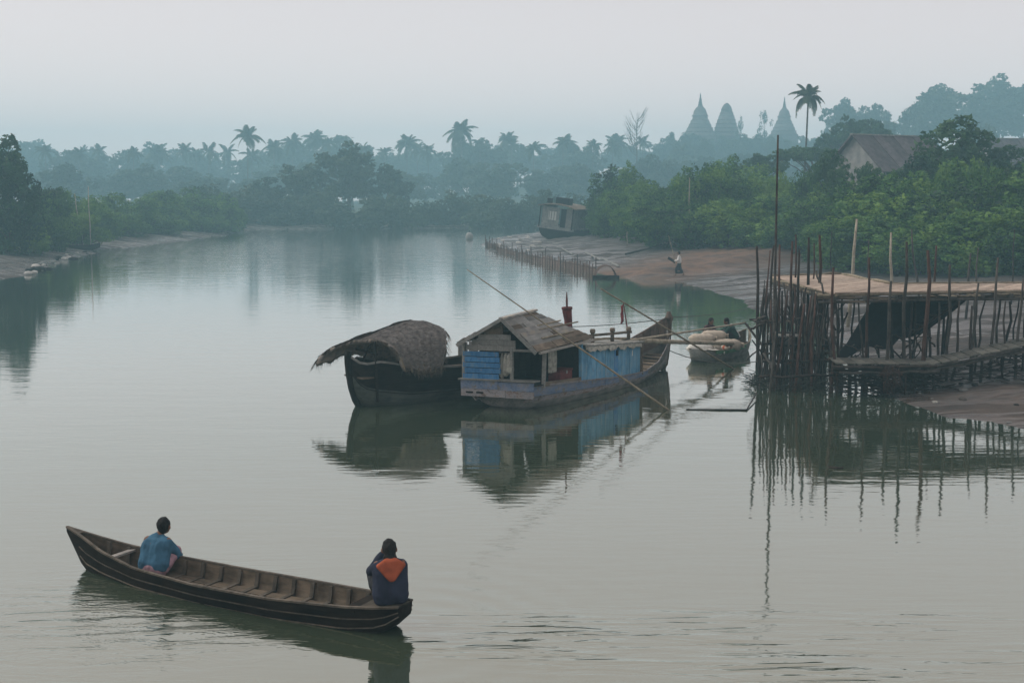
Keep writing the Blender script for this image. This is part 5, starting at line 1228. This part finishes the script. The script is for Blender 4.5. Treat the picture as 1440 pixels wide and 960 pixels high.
# pale stones and shells on the spit, planks on the mud
sr = random.Random(9); STN, RCK, CLD = [], [], []
for i in range(30):
    u, v = sr.uniform(700, 772), sr.uniform(331, 356); p = P(u, v, .4); g = gz(p.x, p.y)
    if g < .05: continue
    s = sr.uniform(.12, .32); b = MB(); b.ellipsoid((0, 0, 0), (s * 1.3, s, s * .55), 8, 5); o = b.build('stone', M['stone'], None, loc=(p.x, p.y, g + s * .2), rot=(0, 0, sr.uniform(0, 3))); tag(o, 'pale stone lying on the mud spit left of the stranded boat', 'stone', 'pale stones on the mud spit'); STN.append(o)
for i, (u0, v0, u1, v1, lab) in enumerate(((756, 344, 768, 350, 'short plank on the spit near the stranded boat'), (790, 349, 805, 358, 'pale plank lying on the mud right of the stranded boat'), (824, 354, 845, 366, 'long pale plank on the mud above the fish trap'), (846, 360, 870, 372, 'long pale plank pointing down to the fish trap'))):
    p, q = P(u0, v0, .6), P(u1, v1, .45); p.z = gz(p.x, p.y) + .10; q.z = gz(q.x, q.y) + .10
    o = MB().beam(p, q, .16, .06).build('plank', M['grey_wood']); tag(o, lab, 'plank')
p, q = P(880, 355, .9), P(935, 347, 1.1); o = MB().tube([V(p.x, p.y, gz(p.x, p.y) + .2), V(q.x, q.y, gz(q.x, q.y) + .2)], [.10, .07], 7).build('log', M['post']); tag(o, 'dark log lying along the top of the mud bank', 'log')
# rocks at the foot of the left bank
for i in range(34):
    u, v = sr.uniform(38, 135), 0; v = lerp(386, 352, (u - 38) / 97) - sr.uniform(0, 8); p = P(u, v, .15); g = gz(p.x, p.y); s = sr.uniform(.15, .4)
    b = MB(); b.ellipsoid((0, 0, 0), (s * 1.3, s, s * .6), 8, 5); o = b.build('rock', M[sr.choice(['stone', 'hull_dark', 'hull_grey'])], None, loc=(p.x, p.y, g + s * .2), rot=(0, 0, sr.uniform(0, 3))); tag(o, 'small rock at the foot of the left mud bank', 'rock', 'rocks along the left bank'); RCK.append(o)
for i in range(16):
    u = sr.uniform(1225, 1440); v = lerp(548, 600, (u - 1225) / 215) - sr.uniform(2, 42); p = P(u, v, .2); g = gz(p.x, p.y); s = sr.uniform(.03, .11)
    if g < .02: continue
    b = MB(); b.ellipsoid((0, 0, 0), (s * 1.6, s, s * .55), 7, 5); o = b.build('mud_clod', M[sr.choice(['post_grey', 'post', 'hull_grey'])], None, loc=(p.x, p.y, g + s * .1), rot=(sr.uniform(-.2, .2), 0, sr.uniform(0, 3))); tag(o, 'small clod on the brown mud under the jetty', 'clod', 'clods on the mud under the jetty'); CLD.append(o)
order_labels(STN); order_labels(RCK); order_labels(CLD)
# dugout lying under the left bushes
p = PD(120, 331, 124); dg = thing('beached_canoe', 'dark canoe drawn up under the left bank bushes', 'canoe', (p.x - 1, p.y, gz(p.x, p.y)), R(-8))
DT = [(-2.6, .05, .3, .75), (-1.8, .4, 0, .55), (0, .55, -.05, .5), (1.8, .4, 0, .55), (2.6, .05, .3, .75)]
h = MB(); h.loft(hull_secs(DT, frange(-2.6, 2.6, 16), CP)); h.build('hull', M['hull_dark'], dg, True); h = MB(); h.loft(hull_secs(DT, frange(-2.5, 2.5, 16), CP, inset=.03)); h.build('lining', M['canoe_in'], dg, True)

# ------------------------------------------------------------------ people
WORK = bpy.data.scenes.new('work')
def fuse(mb, voxel, smooth=6):
    me = mb.mesh('tmp', None); ob = bpy.data.objects.new('tmp', me); WORK.collection.objects.link(ob)
    m = ob.modifiers.new('r', 'REMESH'); m.mode = 'VOXEL'; m.voxel_size = voxel
    s = ob.modifiers.new('s', 'SMOOTH'); s.iterations = smooth; s.factor = .5
    WORK.view_layers[0].update(); dg_ = WORK.view_layers[0].depsgraph; out = bpy.data.meshes.new_from_object(ob.evaluated_get(dg_))
    bpy.data.objects.remove(ob); bpy.data.meshes.remove(me)
    for p in out.polygons: p.use_smooth = True
    return out
def hand(mb, wrist, d, palm_n, curl=.6, s=1.0):
    """palm, four unequal bent fingers and a thumb from the side of the palm"""
    d = Vector(d).normalized(); n = Vector(palm_n); n = (n - d * n.dot(d)).normalized(); side = d.cross(n); w = Vector(wrist)
    mb.ellipsoid(w + d * .045 * s, (.046 * s, .040 * s, .017 * s), 10, 7, Matrix((d, side, n)).transposed())
    for k, (o, l) in enumerate(((-.030, .065), (-.010, .075), (.011, .070), (.030, .055))):
        a = w + d * .085 * s + side * o * s; d1 = (d + n * curl * .6).normalized(); b_ = a + d1 * l * .55 * s; d2 = (d + n * curl * 1.6).normalized(); c = b_ + d2 * l * .5 * s
        mb.capsule(a - d * .01, b_, .0095 * s, .0088 * s, 8); mb.capsule(b_, c, .0088 * s, .0075 * s, 8)
    a = w + d * .028 * s - side * .036 * s; b_ = a + (d * .6 - side * .6 + n * .4).normalized() * .042 * s; mb.capsule(a, b_, .012 * s, .010 * s, 8); mb.capsule(b_, b_ + (d * .8 + n * .5).normalized() * .030 * s, .010 * s, .008 * s, 8)
def person(label, loc, rz, J, cl, voxel=.011, group=None, bare_feet=True):
    """J: joints, facing +x, left +y. cl: list of garments"""
    t = thing('person', label, 'person', loc, rz, group); b = MB()
    pel, che, nek, hd = (Vector(J[k]) for k in ('pelvis', 'chest', 'neck', 'head'))
    b.capsule(pel + V(0, .07, 0), pel + V(0, -.07, 0), .115, .115); b.capsule(pel, pel.lerp(che, .5), .125, .12); b.capsule(pel.lerp(che, .5), che, .125, .135)
    b.capsule(che + V(0, .09, .03), che + V(0, -.09, .03), .115, .115); b.capsule(che.lerp(nek, .5), nek, .075, .055); b.capsule(nek, hd - V(0, 0, .04), .052, .052)
    yaw = J.get('yaw', 0); tilt = J.get('tilt', 0); HM = Matrix.Rotation(yaw, 3, 'Z') @ Matrix.Rotation(tilt, 3, 'Y')
    b.ellipsoid(hd, (.100, .080, .118), 16, 12, HM); b.ellipsoid(hd + HM @ V(.03, 0, -.055), (.062, .055, .065), 12, 9, HM)
    b.ellipsoid(hd + HM @ V(.098, 0, -.015), (.018, .013, .026), 8, 6, HM); b.ellipsoid(hd + HM @ V(.088, 0, -.062), (.012, .026, .010), 8, 6, HM)
    for s in (1, -1): b.ellipsoid(hd + HM @ V(.0, s * .096, -.012), (.024, .014, .036), 8, 6, HM); b.ellipsoid(hd + HM @ V(.01, s * .080, -.02), (.02, .022, .024), 8, 6, HM)
    for s, k in ((1, 'l'), (-1, 'r')):
        sh, el, ha = Vector(J['sh' + k]), Vector(J['el' + k]), Vector(J['ha' + k]); b.capsule(che.lerp(sh, .6), sh, .075, .066); b.capsule(sh, el, .052, .041); b.capsule(el, ha, .040, .028)
        hand(b, ha, (ha - el).normalized(), J.get('palm', V(0, -s, -.2)), J.get('curl', .7))
        hi, kn, an = Vector(J['hip' + k]), Vector(J['kn' + k]), Vector(J['an' + k]); b.capsule(hi, kn, .085, .058); b.capsule(kn, an, .056, .036)
        b.capsule(an, an + Vector(J.get('foot', (.16, 0, -.03))), .036, .028)
    link('body', fuse(b, voxel), t).data.materials.append(M['skin'])
    hb_ = MB(); hb_.ellipsoid(hd + HM @ V(-.018, 0, .022), (.106, .094, .116), 16, 12, HM); hb_.ellipsoid(hd + HM @ V(-.045, 0, -.035), (.064, .078, .070), 12, 9, HM)
    if J.get('long_hair'): hb_.ellipsoid(hd + HM @ V(-.055, 0, -.10), (.055, .092, .06), 12, 9, HM)
    hm = fuse(hb_, voxel * .8); hc = np.empty(len(hm.vertices) * 3, np.float32); hm.vertices.foreach_get('co', hc); hc = hc.reshape(-1, 3); kk = np.array([mnoise.noise(V(c[0] * 45, c[1] * 45, c[2] * 16)) for c in hc.tolist()], np.float32)[:, None]; hm.vertices.foreach_set('co', (hc + (hc - np.array(hd[:])) * .09 * kk).ravel()); hm.update(); o = link('hair', hm, t); hm.materials.append(M['hair'])
    ev = MB()
    for s in (1, -1): ev.ellipsoid(hd + HM @ V(.085, s * .032, .012), (.012, .014, .008), 8, 6)
    ev.build('eyes', M['black'], t, True)
    for kind, mat in cl:
        g = MB(); e = .022
        if kind in ('shirt', 'coat'):
            lo_ = pel.lerp(che, -.05 if kind == 'coat' else .20); md = pel.lerp(che, .55); up2 = che + V(0, 0, .03)
            for y_ in (-.085, 0, .085):
                g.capsule(lo_ + V(0, y_, 0), md + V(0, y_ * .95, 0), .125 + e * 1.3, .125 + e); g.capsule(md + V(0, y_ * .95, 0), up2 + V(0, y_ * 1.1, 0), .125 + e, .112 + e)
            g.capsule(che.lerp(nek, .3), nek - V(0, 0, .015), .10, .066)
            for s_ in (-1, 1): g.capsule(nek + V(0, s_ * .03, -.045), (Vector(J['shl']) if s_ > 0 else Vector(J['shr'])) + V(0, 0, -.005), .065, .066)
            for k in 'lr':
                sh, el, ha = Vector(J['sh' + k]), Vector(J['el' + k]), Vector(J['ha' + k]); g.capsule(sh - V(0, 0, .015), el, .060 + e * .6, .052 + e * .6)
                if J.get('sleeve', 1): g.capsule(el, el.lerp(ha, .86), .052 + e * .6, .042 + e * .4)
        elif kind == 'longyi':
            g.capsule(pel + V(0, .07, 0), pel + V(0, -.07, 0), .135, .135); g.capsule(pel, pel.lerp(che, .25), .145, .14)
            for k in 'lr': hi, kn, an = Vector(J['hip' + k]), Vector(J['kn' + k]), Vector(J['an' + k]); g.capsule(hi, kn, .115, .088); g.capsule(kn, kn.lerp(an, J.get('hem', .6)), .09, .085)
            kl, kr = Vector(J['knl']), Vector(J['knr']); al, ar = kl.lerp(Vector(J['anl']), .6), kr.lerp(Vector(J['anr']), .6); g.capsule(kl.lerp(kr, .15), kl.lerp(kr, .85), .085, .085); g.capsule(al.lerp(ar, .15), al.lerp(ar, .85), .08, .08)
        elif kind == 'shawl':
            g.capsule(nek + V(-.10, .08, .0), che + V(-.16, .12, -.06), .05, .05); g.capsule(che + V(-.16, .12, -.06), pel + V(-.15, .10, .02), .05, .04)
        elif kind == 'hood':
            [g.capsule(nek + V(-.135 + .02 * abs(s_), s_ * .155, -.055), che.lerp(nek, .0) + V(-.160, s_ * .02, -.055), .036, .026) for s_ in (-1, -.75, -.5, -.25, 0, .25, .5, .75, 1)]; [g.capsule(nek + V(-.10, s_ * .05, -.01), nek + V(-.125, s_ * .15, -.06), .05, .04) for s_ in (-1, 1)]; g.capsule(nek + V(-.11, .05, -.02), nek + V(-.11, -.05, -.02), .05, .05)
        mesh_ = fuse(g, voxel * 1.05, 9)
        if kind != 'hood':      # cloth folds
            nv = len(mesh_.vertices); co = np.empty(nv * 3, np.float32); no = np.empty(nv * 3, np.float32)
            mesh_.vertices.foreach_get('co', co); mesh_.vertices.foreach_get('normal', no); co = co.reshape(-1, 3); no = no.reshape(-1, 3)
            k_ = np.array([.014 * mnoise.noise(V(c[0] * 8, c[1] * 8, c[2] * 4.5)) + .008 * mnoise.noise(V(c[0] * 20, c[1] * 20, c[2] * 13)) for c in co.tolist()], np.float32)
            mesh_.vertices.foreach_set('co', (co + no * k_[:, None]).ravel()); mesh_.update()
        mesh_.materials.append(M[mat]); link(kind, mesh_, t)
    return t
def seated(lean=.12, arms='down', crouch=0.0, **kw):
    L = lean; J = dict(pelvis=(0, 0, .13), chest=(L * .6, 0, .40), neck=(L, 0, .575), head=(L * 1.15 + .02, 0, .69), shl=(L * .8, .155, .495), shr=(L * .8, -.155, .495),
        hipl=(.02, .095, .11), hipr=(.02, -.095, .11), knl=(.36, .17, .30), knr=(.36, -.17, .30), anl=(.46, .11, -.05), anr=(.46, -.11, -.05))
    if arms == 'down': J.update(ell=(L + .12, .20, .24), elr=(L + .13, -.215, .25), hal=(L + .34, .12, .16), har=(L + .34, -.12, .18))
    if arms == 'face': J.update(ell=(L + .14, .225, .38), elr=(L + .10, -.185, .24), hal=(L + .22, .05, .58), har=(L + .27, -.05, .22))
    J.update(kw); return J
# paddler near the bow, leaning forward, back to us
p = canoe_pt(4.1, .0, .06); person('person in a blue shirt and pink longyi sitting near the canoe bow', p, R(76), seated(.20, 'down', head=(.27, -.05, .69), yaw=-.15), [('shirt', 'blue_shirt'), ('longyi', 'pink_cloth')])
# passenger at the stern in a hooded coat
p = canoe_pt(-.02, 0, .345); person('person in a navy coat with an orange hood sitting on the canoe stern', p, R(104), seated(.05, 'face', tilt=.12, long_hair=1), [('coat', 'navy_coat'), ('longyi', 'dark_cloth'), ('hood', 'orange_hood')])
# pair in the cargo canoe
p = cb_M @ V(2.25, .64, .46); person('person in dark maroon sitting on the left in the cargo canoe', p, R(-60), seated(.16, 'down', long_hair=1, tilt=.2), [('shirt', 'maroon_cloth'), ('longyi', 'dark_cloth')], .018)
p = cb_M @ V(2.75, -.20, .46); person('person in a dark green jacket bending over the sacks in the cargo canoe', p, R(188), seated(.38, 'down', chest=(.16, 0, .40), neck=(.26, 0, .56), head=(.32, 0, .67), shl=(.22, .165, .48), shr=(.22, -.165, .48), tilt=.35), [('shirt', 'green_cloth'), ('longyi', 'dark_cloth'), ('shawl', 'white_cloth')], .018)
# walker on the mud bank
p = PD(955, 388, 82); gzp = gz(p.x, p.y)
J = dict(pelvis=(0, 0, .90), chest=(.02, 0, 1.22), neck=(.03, 0, 1.42), head=(.05, 0, 1.55), shl=(.02, .18, 1.33), shr=(.02, -.18, 1.33), ell=(.10, .26, 1.08), elr=(.12, -.24, 1.08), hal=(.34, .20, 1.02), har=(.34, -.16, 1.05),
    hipl=(0, .09, .88), hipr=(0, -.09, .88), knl=(.20, .09, .48), knr=(-.08, -.09, .47), anl=(.22, .09, .06), anr=(-.34, -.09, .10), hem=.5)
person('person in a white shirt and dark longyi walking on the mud bank', (p.x, p.y, gzp), R(172), J, [('shirt', 'white_cloth'), ('longyi', 'dark_cloth')], .022)
t = thing('carrying_pole', 'thin pole and dark tool carried by the walker on the bank', 'pole', (p.x, p.y, gzp)); 
MB().tube([(-.30, -.02, .75), (-.36, 0, 1.3), (-.75, .05, 2.75)], [.03, .028, .015], 6).build('shaft', M['bamboo'], t); MB().beam((-.30, -.1, .95), (-.78, -.1, 1.25), .05, .18).build('blade', M['dark_cloth'], t)
bpy.data.scenes.remove(WORK)
